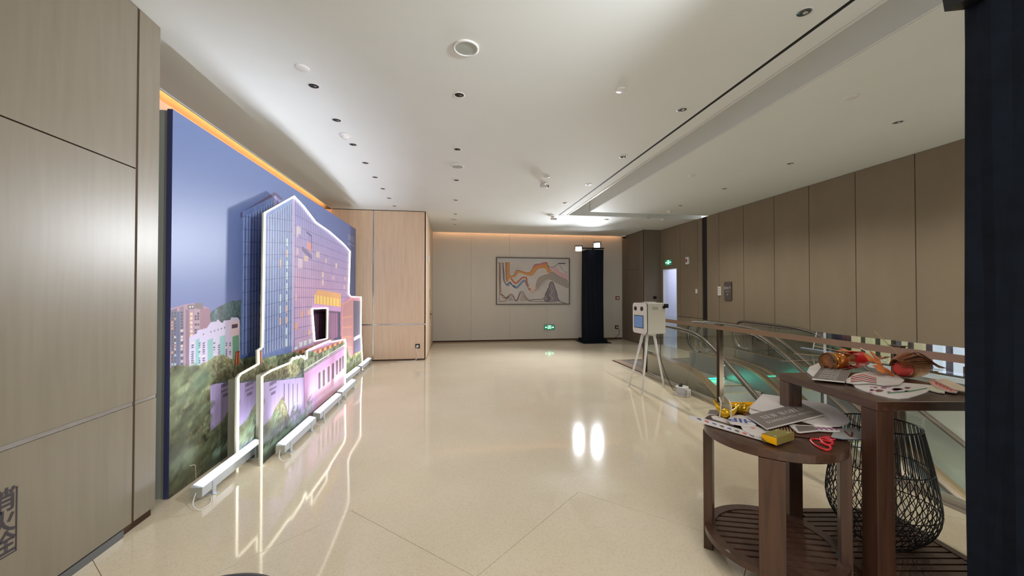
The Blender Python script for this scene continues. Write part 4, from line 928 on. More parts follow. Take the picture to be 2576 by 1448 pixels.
# ================================================================ escalators
M_hand = mat('rubber_handrail', (78, 70, 62), .3); M_deck = mat('escalator_deck', (172, 146, 118), .28, metal=.75, noise=.05, nscale=6)
M_clad = mat('escalator_cladding', (176, 166, 146), .45, metal=.1); M_step = mat('escalator_step', (150, 152, 150), .45, metal=.3)
M_eglass = glass('escalator_glass', (.95, .98, .965), .02)
SL = math.tan(math.radians(33))
def drop(y, k=5.45):
    d = k-y; return SL*(d+math.sqrt(d*d+.12))/2
def esc(xa, xb, label, green_x):
    t = thing('escalator', ((xa+xb)/2, 6.6, 0), label, 'escalator', 'escalators in the well')
    ysl = [7.05-.25*i for i in range(5)]+[6.0-.12*i for i in range(12)]+[4.5-.5*i for i in range(10)]
    ysl = [y for y in ysl if -drop(y) > -4.6]
    for X, side in ((xa, -1), (xb, 1)):
        # handrail with the round newel end facing the landing
        R = .29; path = [Vector((X, y, .93-drop(y))) for y in ysl[::-1]]
        cy, cz = 7.05, .93-drop(7.05)-R
        for k in range(1, 13):
            a = PI/2-PI*k/13; path.append(Vector((X, cy+R*math.cos(a), cz+R*math.sin(a))))
        path.append(Vector((X, 6.95, cz-R)))
        mb = MB(); n = len(path); ring = []
        for i, p in enumerate(path):
            d = (path[min(i+1, n-1)]-path[max(i-1, 0)]).normalized(); nn = Vector((0, -d.z, d.y)) if True else None
            if i < 3: pass
            nn = Vector((0, d.z*-1, d.y)); 
            for a, b in ((-.036, -.014), (.036, -.014), (.036, .012), (.022, .022), (-.022, .022), (-.036, .012)): ring.append(p+Vector((a, 0, 0))+nn*b)
        mb.add(ring, [(i*6+k, i*6+(k+1)%6, (i+1)*6+(k+1)%6, (i+1)*6+k) for i in range(n-1) for k in range(6)], 0, True)
        part(mb, 'handrail', M_hand, t)
        part(MB().tube([p+(Vector((0,0,-.03)) if i < len(ysl) else (Vector((X, cy, cz))-p).normalized()*.03) for i, p in enumerate(path)], .010, 6), 'handrail_track', M_steel, t)
        # glass balustrade
        top = [(y, .90-drop(y)) for y in ysl[::-1]]+[(cy+(R-.03)*math.cos(PI/2-PI*k/13), cz+(R-.03)*math.sin(PI/2-PI*k/13)) for k in range(1, 10)]
        bot = [(y, .34-drop(y)) for y in ysl]
        gp = [(X-.004, a, b) for a, b in top+bot]
        # split into strips so that the polygon stays well formed
        mb = MB()
        N = len(ysl)
        yy = ysl[::-1]
        for i in range(N-1):
            mb.prism([(X-.004, yy[i], .34-drop(yy[i])), (X-.004, yy[i+1], .34-drop(yy[i+1])), (X-.004, yy[i+1], .90-drop(yy[i+1])), (X-.004, yy[i], .90-drop(yy[i]))], (.008, 0, 0))
        arcp = [(X-.004, cy, cz-.28)]+[(X-.004, cy+(R-.03)*math.cos(-PI/2+PI*k/12), cz+(R-.03)*math.sin(-PI/2+PI*k/12)) for k in range(13)]
        mb.prism(arcp, (.008, 0, 0)); part(mb, 'glass_balustrade', M_eglass, t)
        # deck strip, outer cladding, inner skirt
        yd = [7.15]+ysl[1:]
        dk = MB(); cl = MB(); sk = MB(); hw = .075
        for i in range(len(yd)-1):
            a, b = yd[i], yd[i+1]; za, zb = .34-drop(a), .34-drop(b)
            dk.prism([(X-hw, a, za), (X+hw, a, za), (X+hw, b, zb), (X-hw, b, zb)], (0, 0, -.012))
            o = X+side*hw; cl.prism([(o, a, za-.013), (o, b, zb-.013), (o, b, zb-1.15), (o, a, max(za-1.15, -.9))], (-side*.01, 0, 0))
            o = X-side*hw; sk.prism([(o, a, za-.013), (o, b, zb-.013), (o, b, zb-.42), (o, a, za-.42)], (side*.006, 0, 0))
        part(dk, 'deck_strip', M_deck, t); part(cl, 'outer_cladding', M_clad, t); part(sk, 'inner_skirt', M_steel2, t)
        part(MB().box(X-hw, X+hw, 7.15, 7.17, -.02, .33), 'newel_end_plate', M_clad, t)
    i0, i1 = xa+.09, xb-.09
    part(MB().box(i0, i1, 6.30, 8.13, -.03, -.004), 'landing_plate', mat('landing_plate', (150,148,142), .35, metal=.6, bump=.3, bscale=200), t)
    part(MB().box(i0, i1, 6.12, 6.30, -.03, .004), 'comb_plate', mat('comb_plate', (190,190,180), .3, metal=.8), t)
    y = 6.12; k = 0
    while k < 15:
        y2 = y-.40; z = -.01-drop((y+y2)/2, 5.35); z = -.012-max(0, (5.75-y)*SL)*1.0 if y < 5.75 else -.012
        mb = MB().box(i0, i1, y2, y, z-.02, z)
        mb.box(i0, i1, y2, y2+.012, z-.22, z-.02)
        part(mb, 'step', M_step, t); 
        part(MB().box(i0, i1, y2+.001, y2+.02, z+.0005, z+.002), 'step_edge', mat('step_yellow', (196,170,70), .5), t)
        y = y2; k += 1
    part(MB().prism([(xa+.07, 5.9, -.45), (xa+.07, 5.2, -.55), (xa+.07, -.6, -4.15), (xa+.07, .3, -4.15), (xa+.07, 5.9, -.75)], (xb-xa-.14, 0, 0)), 'truss_underside', M_clad, t)
    part(MB().box(green_x[0], green_x[1], 6.10, 6.125, .004, .018), 'green_comb_light', glow('green_led', (10, 235, 190), 5.0), t)
    l = lamp('comb_glow', 'AREA', ((green_x[0]+green_x[1])/2, 6.05, .03), 0.35, (.05, 1.0, .7), ((green_x[0]+green_x[1])/2, 5.0, -.4), .7, .04)
esc(3.78, 4.80, 'escalator nearest the glass railing, going down towards the camera', (3.90, 4.68))
esc(5.02, 5.86, 'escalator along the brown wall, going down towards the camera', (5.13, 5.75))
tag(MB().prism([(3.52, 8.19, .001), (3.60, 6.72, .001), (3.69, 6.72, .001), (3.69, 8.13, .001), (5.95, 8.13, .001), (5.95, 8.19, .001)][::-1], (0,0,.004)).build('landing_border', mat('bronze_border', (176,150,122), .3, metal=.4)), kind='structure').name = 'trim_2'
tag(MB().box(3.693, 3.86, 6.6, 8.12, -.02, .003).box(4.72, 5.10, 7.2, 8.12, -.02, .003).box(3.53, 3.692, 6.72, 8.12, -.02, 0.0005).box(5.77, 5.99, 7.2, 8.12, -.02, .003).build('trim_3', mat('dark_landing', (112,100,90), .4, metal=.3)), kind='structure')

# ================================================================ photo booth on a tripod stand
def booth():
    cx, cy = 3.03, 5.62; a = math.radians(186)      # the front faces this way
    t = thing('photo_booth', (cx, cy, 0), 'white box photo booth with two eyes and a screen on splayed legs', 'photo booth')
    n = Vector((math.cos(a), math.sin(a), 0)); s = Vector((-n.y, n.x, 0)); hw, hd = .175, .165; z0, z1 = .875, 1.345
    C = Vector((cx, cy, 0)); zc = Vector((0, 0, (z0+z1)/2))
    body = part(MB().obox(C+zc-n*.01, s*hw, n*(hd-.01), Vector((0,0,(z1-z0)/2))), 'body', mat('booth_side', (206,202,190), .4), t, bevel=.012)
    fc = C+n*(hd-.005)
    # front plate with rounded corners
    r = .05; P = []
    for sx, sz, a0 in ((1,1,0),(-1,1,90),(-1,-1,180),(1,-1,270)):
        for k in range(6):
            an = math.radians(a0+18*k); P.append(fc+s*(sx*(hw-r)+r*math.cos(an))+Vector((0,0,(z0+z1)/2+sz*((z1-z0)/2-r)+r*math.sin(an))))
    part(MB().prism(P, n*.022), 'front_plate', M_white, t)
    part(MB().prism([p-n*.006+(p-(fc+zc))*.012 for p in P], n*.007), 'front_gasket', M_dark, t)
    f = fc+n*.0225
    def at(u, z): return f+s*u+Vector((0,0,z))
    for u, r_ in ((.075, .033), (-.095, .033)):
        e = part(MB().cyl(at(u, 1.255), at(u, 1.255)+n*.008, r_, 28), 'eye_lens', M_dark, t)
        part(MB().cyl(at(u, 1.255)+n*.008, at(u, 1.255)+n*.012, .014, 20), 'lens_ring', mat('lens_grey', (150,146,140) if u < 0 else (40,40,44), .2), e)
    scr = part(MB().obox(at(-.01, 1.055), s*.125, n*.003, Vector((0,0,.098))), 'screen_bezel', M_dark, t)
    part(MB().obox(at(-.01, 1.055)+n*.004, s*.115, n*.001, Vector((0,0,.088))), 'screen', mat('booth_screen', (96,132,180), .15, emit=(90,130,190), estr=.15), scr)
    sd = s*1 if s.y < 0 else -s      # the side that faces the camera
    m = C+sd*(hw+.001)
    part(MB().obox(m+Vector((0,0,1.265))+n*.02, n*.05, sd*.002, Vector((0,0,.022))), 'side_vent', mat('vent_grey', (170,168,160), .5), t)
    part(MB().obox(m+Vector((0,0,1.28))+n*-.13, n*.018, sd*.012, Vector((0,0,.02))).obox(m+Vector((0,0,1.30))-n*.16+sd*.014, n*.028, sd*.02, Vector((0,0,.03))), 'side_camera', M_dark, t)
    part(MB().obox(C+Vector((0,0,z1+.006)), s*.08, n*.06, Vector((0,0,.007))), 'top_tray', M_white, t)
    part(MB().cyl(C+Vector((0,0,z0-.03)), C+Vector((0,0,z0+.004)), .10, 24), 'leg_hub', M_white, t)
    for fx, fy in ((2.79, 5.83), (2.765, 5.35), (3.305, 5.675)):
        p = Vector((fx, fy, 0)); q = C+(p-C)*.30; q.z = z0-.01
        l = part(MB().cyl(p+Vector((0,0,.012)), q, .013, 14, r2=.022), 'leg', M_white, t)
        part(MB().cyl(p, p+Vector((0,0,.014)), .016, 12), 'foot', M_white, l)
booth()
tag(MB().tube(catmull([(3.20, 5.60, .88), (3.24, 5.66, .70), (3.20, 5.60, .50), (3.27, 5.60, .28), (3.35, 5.60, .10), (3.36, 5.52, .012), (3.37, 5.44, .008), (3.34, 5.36, .010)]), .005, 6).build('power_cable', M_dark), 'thin dark cable hanging from the photo booth to the cable reel', 'cable')
def reel():
    cx, cy = 3.33, 5.24; t = thing('cable_reel', (cx, cy, 0), 'white cable reel with handle on the floor against the glass railing', 'cable reel')
    part(MB().lathe([(.001, .012), (.075, .012), (.082, .02), (.082, .11), (.075, .118), (.001, .118)], (cx, cy, 0), 32), 'drum', mat('reel_white', (200,200,202), .4), t)
    part(MB().lathe([(.001, .126), (.090, .126), (.094, .120), (.090, .114), (.001, .114)], (cx, cy, 0), 32).lathe([(.001, .0), (.088, .0), (.092, .006), (.088, .014), (.001, .014)], (cx, cy, 0), 32), 'flange', M_white, t)
    part(MB().tube([(cx+.03, cy-.08, .11), (cx+.04, cy-.13, .108), (cx+.045, cy-.135, .02), (cx+.03, cy-.09, .01)], .011, 8).tube([(cx-.02, cy-.09, .11), (cx-.0, cy-.15, .11), (cx-.0, cy-.155, .02), (cx-.02, cy-.09, .01)], .010, 8), 'handle', M_white, t)
    part(MB().cyl((cx-.02, cy, .126), (cx-.02, cy, .150), .026, 16).cyl((cx+.01, cy+.02, .126), (cx+.01, cy+.02, .16), .014, 12), 'plug', M_dark, t)
reel()

# ================================================================ tables
M_wal = wood('dark_walnut', (84, 56, 42), (62, 40, 30), .38, 2, 11, coat=.15)
M_walh = wood('dark_walnut_top', (84, 56, 42), (62, 40, 30), .34, 1, 11, coat=.2)
def round_table():
    cx, cy, R, H = 1.745, 1.905, .334, .742
    t = thing('round_side_table', (cx, cy, 0), 'round dark wooden side table with slatted shelf, covered in photo props', 'table')
    part(MB().lathe([(.001, H), (R-.004, H), (R, H-.004), (R, H-.042), (R-.004, H-.046), (.001, H-.046)], (cx, cy, 0), 96, smooth=False), 'tabletop', M_walh, t)
    zs = .15
    part(MB().lathe([(R-.055, zs), (R-.002, zs), (R-.002, zs-.032), (R-.055, zs-.032), (R-.055, zs)], (cx, cy, 0), 96, smooth=False), 'shelf_ring', M_walh, t)
    ang = math.radians(138); base = Vector((math.cos(ang), math.sin(ang), 0))
    for k in range(4):
        d = Matrix.Rotation(k*PI/2, 3, 'Z') @ base; s = Vector((-d.y, d.x, 0))
        part(MB().obox(Vector((cx, cy, (H-.046)/2))+d*(R-.024), d*.0235, s*.055, Vector((0,0,(H-.048)/2))), 'leg', M_wal, t, bevel=.002)
    n = 11; sd = Vector((math.cos(math.radians(-18)), math.sin(math.radians(-18)), 0)); sn = Vector((-sd.y, sd.x, 0)); Ri = R-.05
    for i in range(n):
        o = -Ri+2*Ri*(i+.5)/n; L = math.sqrt(max(Ri*Ri-o*o, .0004))
        part(MB().obox(Vector((cx, cy, zs-.014))+sn*o, sd*L, sn*.0175, Vector((0,0,.009))), 'slat', M_walh, t)
round_table()
def square_table():
    x0, y0, S, H = 2.01, 1.57, .68, .9775
    t = thing('tall_square_table', (x0, y0, 0), 'tall square dark wooden table with slatted shelf, holding leaf bundles and boards', 'table')
    part(MB().box(x0, x0+S, y0, y0+S, H-.045, H), 'tabletop', M_walh, t, bevel=.004)
    for a, b in ((0, 0), (1, 0), (0, 1), (1, 1)):
        lx, ly = x0+a*(S-.088)+.002, y0+b*(S-.088)+.002
        part(MB().box(lx, lx+.084, ly, ly+.084, 0, H-.046), 'leg', M_wal, t, bevel=.002)
    zs = .102; e = .014
    part(MB().box(x0+e, x0+.055, y0+.087, y0+S-.087, zs-.035, zs), 'shelf_rail', M_walh, t); part(MB().box(x0+S-.055, x0+S-e, y0+.087, y0+S-.087, zs-.035, zs), 'shelf_rail', M_walh, t)
    part(MB().box(x0+.087, x0+S-.087, y0+e, y0+.055, zs-.035, zs), 'shelf_rail', M_walh, t); part(MB().box(x0+.087, x0+S-.087, y0+S-.055, y0+S-e, zs-.035, zs), 'shelf_rail', M_walh, t)
    n = 12
    for i in range(n):
        y = y0+.06+(S-.12)*(i+.5)/n; i0 = x0+.056 if .09 < y-y0 < S-.09 else x0+.09
        part(MB().box(i0, x0+S-(i0-x0), y-.017, y+.017, zs-.024, zs-.004), 'slat', M_walh, t)
    t.rotation_euler = (0, 0, math.radians(-9))
square_table()

def basket():
    cx, cy, B0 = 2.43, 1.885, .104
    t = thing('wire_basket', (cx, cy, B0), 'tall black bulging wire basket standing on the shelf of the tall table', 'basket')
    Hh = .64; prof = lambda z: .245-.06*((z-.22)/.38)**1.3 if z > .22 else .245-.11*((.22-z)/.22)**2.4
    rad = [(prof(z), z) for z in np.linspace(.0, Hh, 18)]
    def rod(a0, tw, nm):
        part(MB().tube([(cx+r*math.cos(a0+tw*max(0, (.33-z))), cy+r*math.sin(a0+tw*max(0, (.33-z))), B0+z+.004) for r, z in rad], .0022, 5), nm, M_dark, t)
    for k in range(44):
        a0 = 2*PI*k/44; rod(a0, 2.0, 'wire_rod'); rod(a0+.05, -2.0, 'wire_rod')
    for z, rr in ((.004, .005), (.20, .003), (.42, .003), (Hh, .0045)):
        r = prof(z); part(MB().tube([(cx+r*math.cos(2*PI*k/48), cy+r*math.sin(2*PI*k/48), B0+z+.004) for k in range(48)], rr, 6, closed=True), 'wire_ring', M_dark, t)
basket()

# dark low stool right under the camera
t = thing('round_stool', (-.81, 1.34, 0), 'dark grey round stool, only its top edge showing at the bottom', 'stool')
part(MB().lathe([(.001, .45), (.25, .45), (.277, .437), (.28, .42), (.28, .36), (.001, .36)], (-.81, 1.34, 0), 64), 'seat', mat('stool_grey', (52,54,58), .6, bump=.2, bscale=200), t)
for k in range(4):
    a = PI/4+k*PI/2; part(MB().cyl((-.81+.2*math.cos(a), 1.34+.2*math.sin(a), 0), (-.81+.17*math.cos(a), 1.34+.17*math.sin(a), .36), .012, 12, r2=.018), 'leg', M_dark, t)

# ================================================================ props on the round table
ZT = .743
def card(name, px, z, thick, m, label, cat, m_side=None, group=None, tilt=None):
    """flat board cut along its outline, lying at height z (outline points are measured on the table plane)"""
    P = [atz(a, b, z+thick) for a, b in px]; c = sum(P, Vector())/len(P)
    t = thing(name, (c.x, c.y, z), label, cat, group)
    part(MB().prism([Vector((p.x, p.y, z)) for p in P], (0, 0, thick), 0, 1 if m_side else None), 'board', [m, m_side] if m_side else m, t)
    return t, c
def deco(t, name, px, z, m, thick=.0006):
    return part(MB().prism([Vector((p.x, p.y, z)) for p in [atz(a, b, z) for a, b in px]], (0, 0, thick)), name, m, t)
M_card = mat('foam_white', (214, 206, 204), .5); M_cardg = mat('card_warm_grey', (118, 108, 104), .5); M_foam = mat('foam_edge', (226, 220, 212), .6)
M_ink = mat('ink_navy', (34, 40, 66), .5); M_red = mat('sign_red', (206, 44, 52), .4); M_blue = mat('ink_blue', (62, 92, 170), .5); M_mar = mat('ink_maroon', (112, 40, 52), .5)
M_gold = mat('gold_foil', (222, 176, 40), .22, metal=.85, noise=.15, nscale=40, bump=.5, bscale=30); M_org = mat('orange_red', (226, 104, 74), .5)
M_yel = mat('yellow_card', (246, 178, 0), .4); M_gcard = mat('olive_gold_card', (150, 136, 76), .4, metal=.3); M_clear = glass('clear_acrylic', (.90,.88,.82), .12)
# long narrow strip sign hanging past the table edge
t, c = card('strip_sign', [(1732,1047),(1737,1044),(1760,1049),(1800,1060),(1860,1078),(1925,1098),(1919,1106),(1860,1089),(1800,1072),(1745,1056),(1734,1052)], ZT+.004, .005, M_card, 'long narrow white strip sign with squiggled lettering, jutting past the left rim', 'sign', M_foam)
for k, mm in enumerate((M_ink, M_red, M_blue, M_ink, M_blue, M_ink, M_red, M_ink)):
    x = 1752+k*19; y = 1051+k*6; deco(t, 'lettering', [(x,y),(x+9,y+1),(x+13,y+5),(x+8,y+6),(x+10,y+4),(x+4,y+3)], ZT+.0092, mm)
t, c = card('small_grey_card', [(1785,1030),(1806,1030),(1807,1041),(1780,1041)], ZT, .005, M_cardg, 'small grey card at the back left of the round table', 'card', M_foam)
t, c = card('cut_out_speech_sign', [(1789,1046),(1800,1044),(1814,1049),(1830,1054),(1842,1062),(1850,1066),(1846,1069),(1826,1062),(1806,1056),(1793,1052)], ZT, .004, M_card, 'small white cut-out sign under the gold ingots', 'sign', M_foam)
def ingot(name, c, ang, L, label, rise=.35):
    c = Vector(c); d = Vector((math.cos(ang), math.sin(ang), 0)); s = Vector((-d.y, d.x, 0)); t = thing(name, c, label, 'ornament')
    mb = MB(); n = 14; m_ = 10; P = []
    for i in range(n+1):
        u = -1+2*i/n; r = .010+.030*(1-abs(u)**2.5); h = .018+.05*abs(u)**1.8*rise*2
        for k in range(m_):
            a = 2*PI*k/m_; P.append(c+d*(u*L/2)+s*(r*math.cos(a))+Vector((0,0,h+.6*r*math.sin(a)+.0)))
    mb.add(P, [(i*m_+k, i*m_+(k+1)%m_, (i+1)*m_+(k+1)%m_, (i+1)*m_+k) for i in range(n) for k in range(m_)]+[tuple(range(m_)), tuple(range(n*m_, (n+1)*m_))], 0, True)
    part(mb, 'boat_body', M_gold, t)
    part(MB().lathe([(.001, .056), (.014, .052), (.024, .04), (.026, .02)], c, 20), 'centre_dome', M_gold, t); return t
ingot('gold_ingot', atz(1828, 1050, ZT), math.radians(-55), .15, 'glossy gold boat-shaped ingot leaning at the left of the round table', .8)
ingot('gold_ingot', atz(1858, 1037, ZT+.002), math.radians(20), .11, 'smaller gold boat-shaped ingot behind the first one', .3)
for i, (a, b, nm) in enumerate((((1810,1052),(1809,998),'clear bent acrylic stick at the left of the gold ingots'), ((1838,1058),(1834,1006),'clear bent acrylic stick between the gold ingots'))):
    p = atz(*a, ZT); q = aty(*b, p.y+.02); k = p+(q-p)*.72; k.x += .012
    tag(MB().tube([p+Vector((0,0,.003)), k, q], .0045, 8).build('acrylic_stick', mat('acrylic_pale', (206,196,176), .2)), nm, 'stick')
t = thing('yellow_frame_tray', (1.93, 2.235, ZT), 'open yellow edged tray behind the gold ingots', 'tray')
for a, b in (((1836,1011),(1898,1011)), ((1898,1011),(1878,1027)), ((1836,1011),(1842,1026)), ((1842,1026),(1878,1027))):
    p, q = atz(*a, ZT+.019), atz(*b, ZT+.019); d = (q-p); s = Vector((-d.y, d.x, 0)).normalized()*.003
    part(MB().prism([p-s-Vector((0,0,.019)), q-s-Vector((0,0,.019)), q+s-Vector((0,0,.019)), p+s-Vector((0,0,.019))], (0,0,.019)), 'rim_side', M_yel, t)
deco(t, 'tray_floor', [(1837,1013),(1896,1013),(1877,1026),(1843,1025)], ZT+.002, mat('olive_card', (140,112,30), .5))
# HIP letters
t, c = card('hip_sign', [(1832,1052),(1842,1045),(1862,1043),(1876,1046),(1905,1048),(1902,1068),(1880,1070),(1862,1068),(1838,1064),(1832,1058)], ZT+.0165, .005, M_card, 'white sign with the blue letters HIP lying upside down', 'sign', M_foam)
o_ = atz(1868, 1057, ZT+.0222); dx = (atz(1896, 1061, ZT+.0222)-atz(1838, 1054, ZT+.0222))
me = text_mesh('HIP', .105, bold=True); ux = -dx.normalized(); uy = Vector((0,0,1)).cross(ux)
place_text('lettering', me, M_blue, (o_.x, o_.y, o_.z), ux*.95, uy*1.0, t)
t, c = card('round_star_card', [(1862,1068),(1875,1066),(1900,1070),(1935,1082),(1945,1094),(1938,1100),(1915,1098),(1888,1091),(1870,1081)], ZT+.010, .005, M_card, 'round white card with an orange star beside the gold box', 'card', M_foam)
S = atz(1895,1076,ZT+.0155); part(MB().prism([S+Vector(((.016 if k%2==0 else .007)*math.cos(k*PI/5+.4), (.016 if k%2==0 else .007)*math.sin(k*PI/5+.4), 0)) for k in range(10)], (0,0,.0006)), 'star', M_org, t)
t, c = card('cloud_sign', [(1884,1036),(1886,1028),(1893,1022),(1903,1024),(1915,1030),(1935,1034),(1950,1040),(1935,1048),(1915,1052),(1900,1044),(1890,1042)], ZT+.012, .005, M_card, 'white cloud-edged sign peeking out below the large white board', 'sign', M_foam)
for cx_, cy_ in ((1899,1032),(1912,1038),(1924,1042)):
    q = atz(cx_, cy_, ZT+.0172); part(MB().lathe([(.012, 0), (.009, .0008), (.006, 0)], q, 16), 'ring_mark', mat('grey_mark', (150,150,158), .5), t)
# large white board with a round right end
pts = [(1886,1024),(1893,1016),(1918,990),(1935,992),(1975,998),(2020,1005),(2060,1011),(2085,1017),(2105,1027),(2122,1040),(2134,1051),(2138,1058),(2132,1065),(2112,1070),(2085,1071),(2050,1067),(2015,1057),(1975,1046),(1930,1036)]
t, c = card('white_round_board', pts, ZT+.020, .006, M_card, 'large blank white board with one rounded end, on the round table', 'board', M_foam)
# brown striped card and the sign boards underneath
t, c = card('striped_brown_card', [(1930,1072),(1962,1064),(2020,1066),(2120,1074),(2110,1098),(2040,1100),(1995,1094),(1940,1092)], ZT+.003, .004, mat('card_brown', (88,52,40), .5, noise=.2, nscale=30), 'dark brown lettered card under the other boards', 'card')
for i in range(9): deco(t, 'stripe', [(1936+i*7,1078-i*.6),(1939+i*7,1077-i*.6),(1943+i*7,1090-i*.6),(1940+i*7,1091-i*.6)], ZT+.0072, mat('stripe_tan', (190,160,120), .5))
t, c = card('grey_arrow_card', [(2100,1078),(2150,1075),(2158,1080),(2172,1102),(2172,1105),(2120,1104),(2090,1099)], ZT+.009, .004, mat('card_pale_grey', (160,160,158), .5), 'pale grey card with a maroon letter V, poking out past the right rim', 'card', M_ink)
deco(t, 'letter', [(2122,1084),(2126,1083),(2140,1096),(2142,1085),(2146,1086),(2146,1099),(2138,1098)], ZT+.0132, M_mar)
t, c = card('grey_white_card', [(1985,1069),(1996,1066),(2010,1068),(2048,1069),(2085,1072),(2110,1080),(2113,1083),(2090,1084),(2060,1082),(2012,1087),(2004,1085)], ZT+.0150, .005, M_card, 'grey card with white border and pink letters, in front of the white board', 'card', M_foam)
deco(t, 'grey_field', [(2000,1070),(2046,1071),(2060,1080),(2012,1085),(2009,1084)], ZT+.0205, M_cardg)
for i in range(4): deco(t, 'pink_letter', [(2054+i*13,1074+i*.6),(2064+i*13,1075+i*.6),(2070+i*13,1081+i*.3),(2066+i*13,1081+i*.3),(2061+i*13,1077+i*.5),(2055+i*13,1077+i*.5)], ZT+.0205, mat('pink_ink', (150,70,120), .5))
# hotel name boards
def name_board(px, z, label, up, size=1.0):
    t, c = card('hotel_name_board', px, z, .008, M_cardg, label, 'sign', M_foam, 'dark grey hotel name boards')
    A_, B_, C_, D_ = [atz(a, b, z+.008) for a, b in px]      # far-left, far-right, near-right, near-left as read
    ux = (B_-A_); uy = (A_-D_); W_, H_ = ux.length, uy.length; un, vn = ux.normalized(), uy.normalized(); vn = (vn-un*vn.dot(un)).normalized()
    m = mat('board_letters', (214,208,200), .5); cc = (A_+B_+C_+D_)/4
    me, wd = serif_mesh('NEW WORLD', 1.0); k = W_*.74/wd
    o = cc+(uy)*.13; place_text('lettering', me, m, (o.x, o.y, z+.0088), ux.normalized()*k, uy.normalized()*k*1.15, t)
    me = text_mesh('GUANGZHOU HOTEL', 1.0, space=1.25); wd = max(v.co.x for v in me.vertices)*2; k = W_*.80/wd
    o = cc-(uy)*.20; place_text('lettering', me, m, (o.x, o.y, z+.0088), ux.normalized()*k, uy.normalized()*k*1.1, t)
    return t
name_board([(1878,1044),(2016,1013),(2074,1041),(1929,1077)], ZT+.030, 'dark grey board reading NEW WORLD GUANGZHOU HOTEL on the round table', 0)
# gold box with yellow end
t = thing('gold_box', (1.70, 1.74, ZT), 'small olive gold box with a bright yellow end at the front of the round table', 'box')
z1_ = ZT+.045
P = [atz(a, b, z1_) for a, b in ((1912,1101),(1953,1078),(1997,1089),(1954,1100))]
P = [atz(a, b, z1_) for a, b in ((1916,1090),(1956,1078),(1998,1087),(1954,1101))]
part(MB().prism([Vector((p.x, p.y, ZT+.008)) for p in P], (0, 0, z1_-ZT-.008)), 'box_body', M_gcard, t)
a_, b_ = P[0], P[3]; d_ = (b_-a_); nrm = Vector((d_.y, -d_.x, 0)).normalized()
if nrm.y > 0: nrm = -nrm
part(MB().prism([Vector((a_.x, a_.y, z1_-.001))+nrm*.0005, Vector((a_.x, a_.y, z1_-.018))+nrm*.0005+d_*.03, Vector((a_.x, a_.y, ZT+.014))+nrm*.0005+d_*.35, Vector((b_.x, b_.y, ZT+.008))+nrm*.0005, Vector((b_.x, b_.y, z1_-.001))+nrm*.0005], nrm*.002), 'yellow_end', M_yel, t)
for q in ((1953,1081),(1982,1087),(1950,1096)):
    p = atz(*q, z1_+.0005); part(MB().box(p.x-.006, p.x+.006, p.y-.002, p.y+.002, z1_, z1_+.0008), 'pale_mark', M_card, t)
# red letters hanging over the rim
t = thing('red_letter_sign', (1.93, 1.68, ZT), 'red cut-out script letters hanging over the front rim of the round table', 'sign')
def redloop(pts, nm='letter'):
    part(MB().tube(catmull([atz(a, b, ZT+.006) for a, b in pts]), .0052, 6), nm, M_red, t)
redloop([(2092,1112),(2070,1106),(2048,1103),(2040,1107),(2050,1118),(2068,1128),(2084,1131),(2090,1124),(2076,1118),(2062,1112)])
redloop([(2092,1110),(2075,1102),(2064,1101),(2068,1110),(2082,1118),(2094,1116),(2092,1106),(2080,1100),(2070,1100)])
redloop([(2074,1098),(2092,1099),(2102,1100)]); redloop([(2078,1102),(2094,1105),(2100,1104)])

# ================================================================ props on the tall table
ZQ = .9785
def blob(px):
    return px
M_wc = mat('printed_white_card', (222,214,210), .5); M_pur = mat('purple_print', (150,84,130), .5); M_grn = mat('green_line', (90,140,110), .5)
t, c = card('floral_board', [(2143,962),(2170,960),(2230,958),(2345,968),(2348,972),(2325,976),(2340,979),(2330,986),(2310,993),(2285,1000),(2262,1001),(2235,998),(2200,990),(2172,981),(2152,973)], ZQ, .006, M_wc, 'white board printed with purple and green flowers at the front corner of the tall table', 'board', M_foam)
for i in range(16):
    x = 2185+random.random()*120; y = 972+random.random()*16; r = 4+random.random()*8
    deco(t, 'flower_print', [(x-r,y),(x-r*.3,y-r*.28),(x+r,y-r*.1),(x+r*.5,y+r*.25),(x-r*.4,y+r*.3)], ZQ+.0063, (M_pur, M_mar, M_ink, mat('pink_print', (206,130,180), .5))[i % 4])
deco(t, 'green_border', [(2232,987),(2290,982),(2343,973),(2343,975),(2292,985),(2234,990)], ZQ+.0063, M_grn)
t, c = card('wavy_red_white_board', [(2131,952),(2150,940),(2180,934),(2250,940),(2275,955),(2262,966),(2225,968),(2190,962),(2150,964),(2128,960)], ZQ+.010, .006, M_wc, 'white board with red waves under the orange maple leaf', 'board', M_foam)
for i in range(4): deco(t, 'red_wave', [(2140,947+i*4),(2170,941+i*5),(2205,950+i*4),(2205,952+i*4),(2170,943+i*5),(2140,949+i*4)], ZQ+.0163, M_mar if i % 2 else M_red)
t, c = card('white_prop_stack', [(2030,934),(2036,922),(2060,912),(2110,905),(2165,908),(2150,925),(2075,948),(2045,946)], ZQ+.002, .006, M_wc, 'white shaped boards stacked under the left leaf bundle', 'board', M_foam)
t, c = card('pink_lettered_stick', [(2335,958),(2350,952),(2395,968),(2412,980),(2406,987),(2386,984),(2352,972)], ZQ+.008, .005, mat('pink_card', (220,160,146), .5), 'pink narrow board pointing right on the tall table', 'board', M_foam)
for i in range(5): deco(t, 'lettering', [(2352+i*9,961+i*4),(2358+i*9,962+i*4),(2360+i*9,967+i*3.6),(2354+i*9,966+i*4)], ZQ+.0133, M_red)
t, c = card('pale_narrow_board', [(2330,978),(2345,966),(2378,980),(2376,988),(2360,986)], ZQ+.0025, .005, mat('cream_card', (214,214,186), .5), 'cream narrow board beside the pink one', 'board', M_foam)
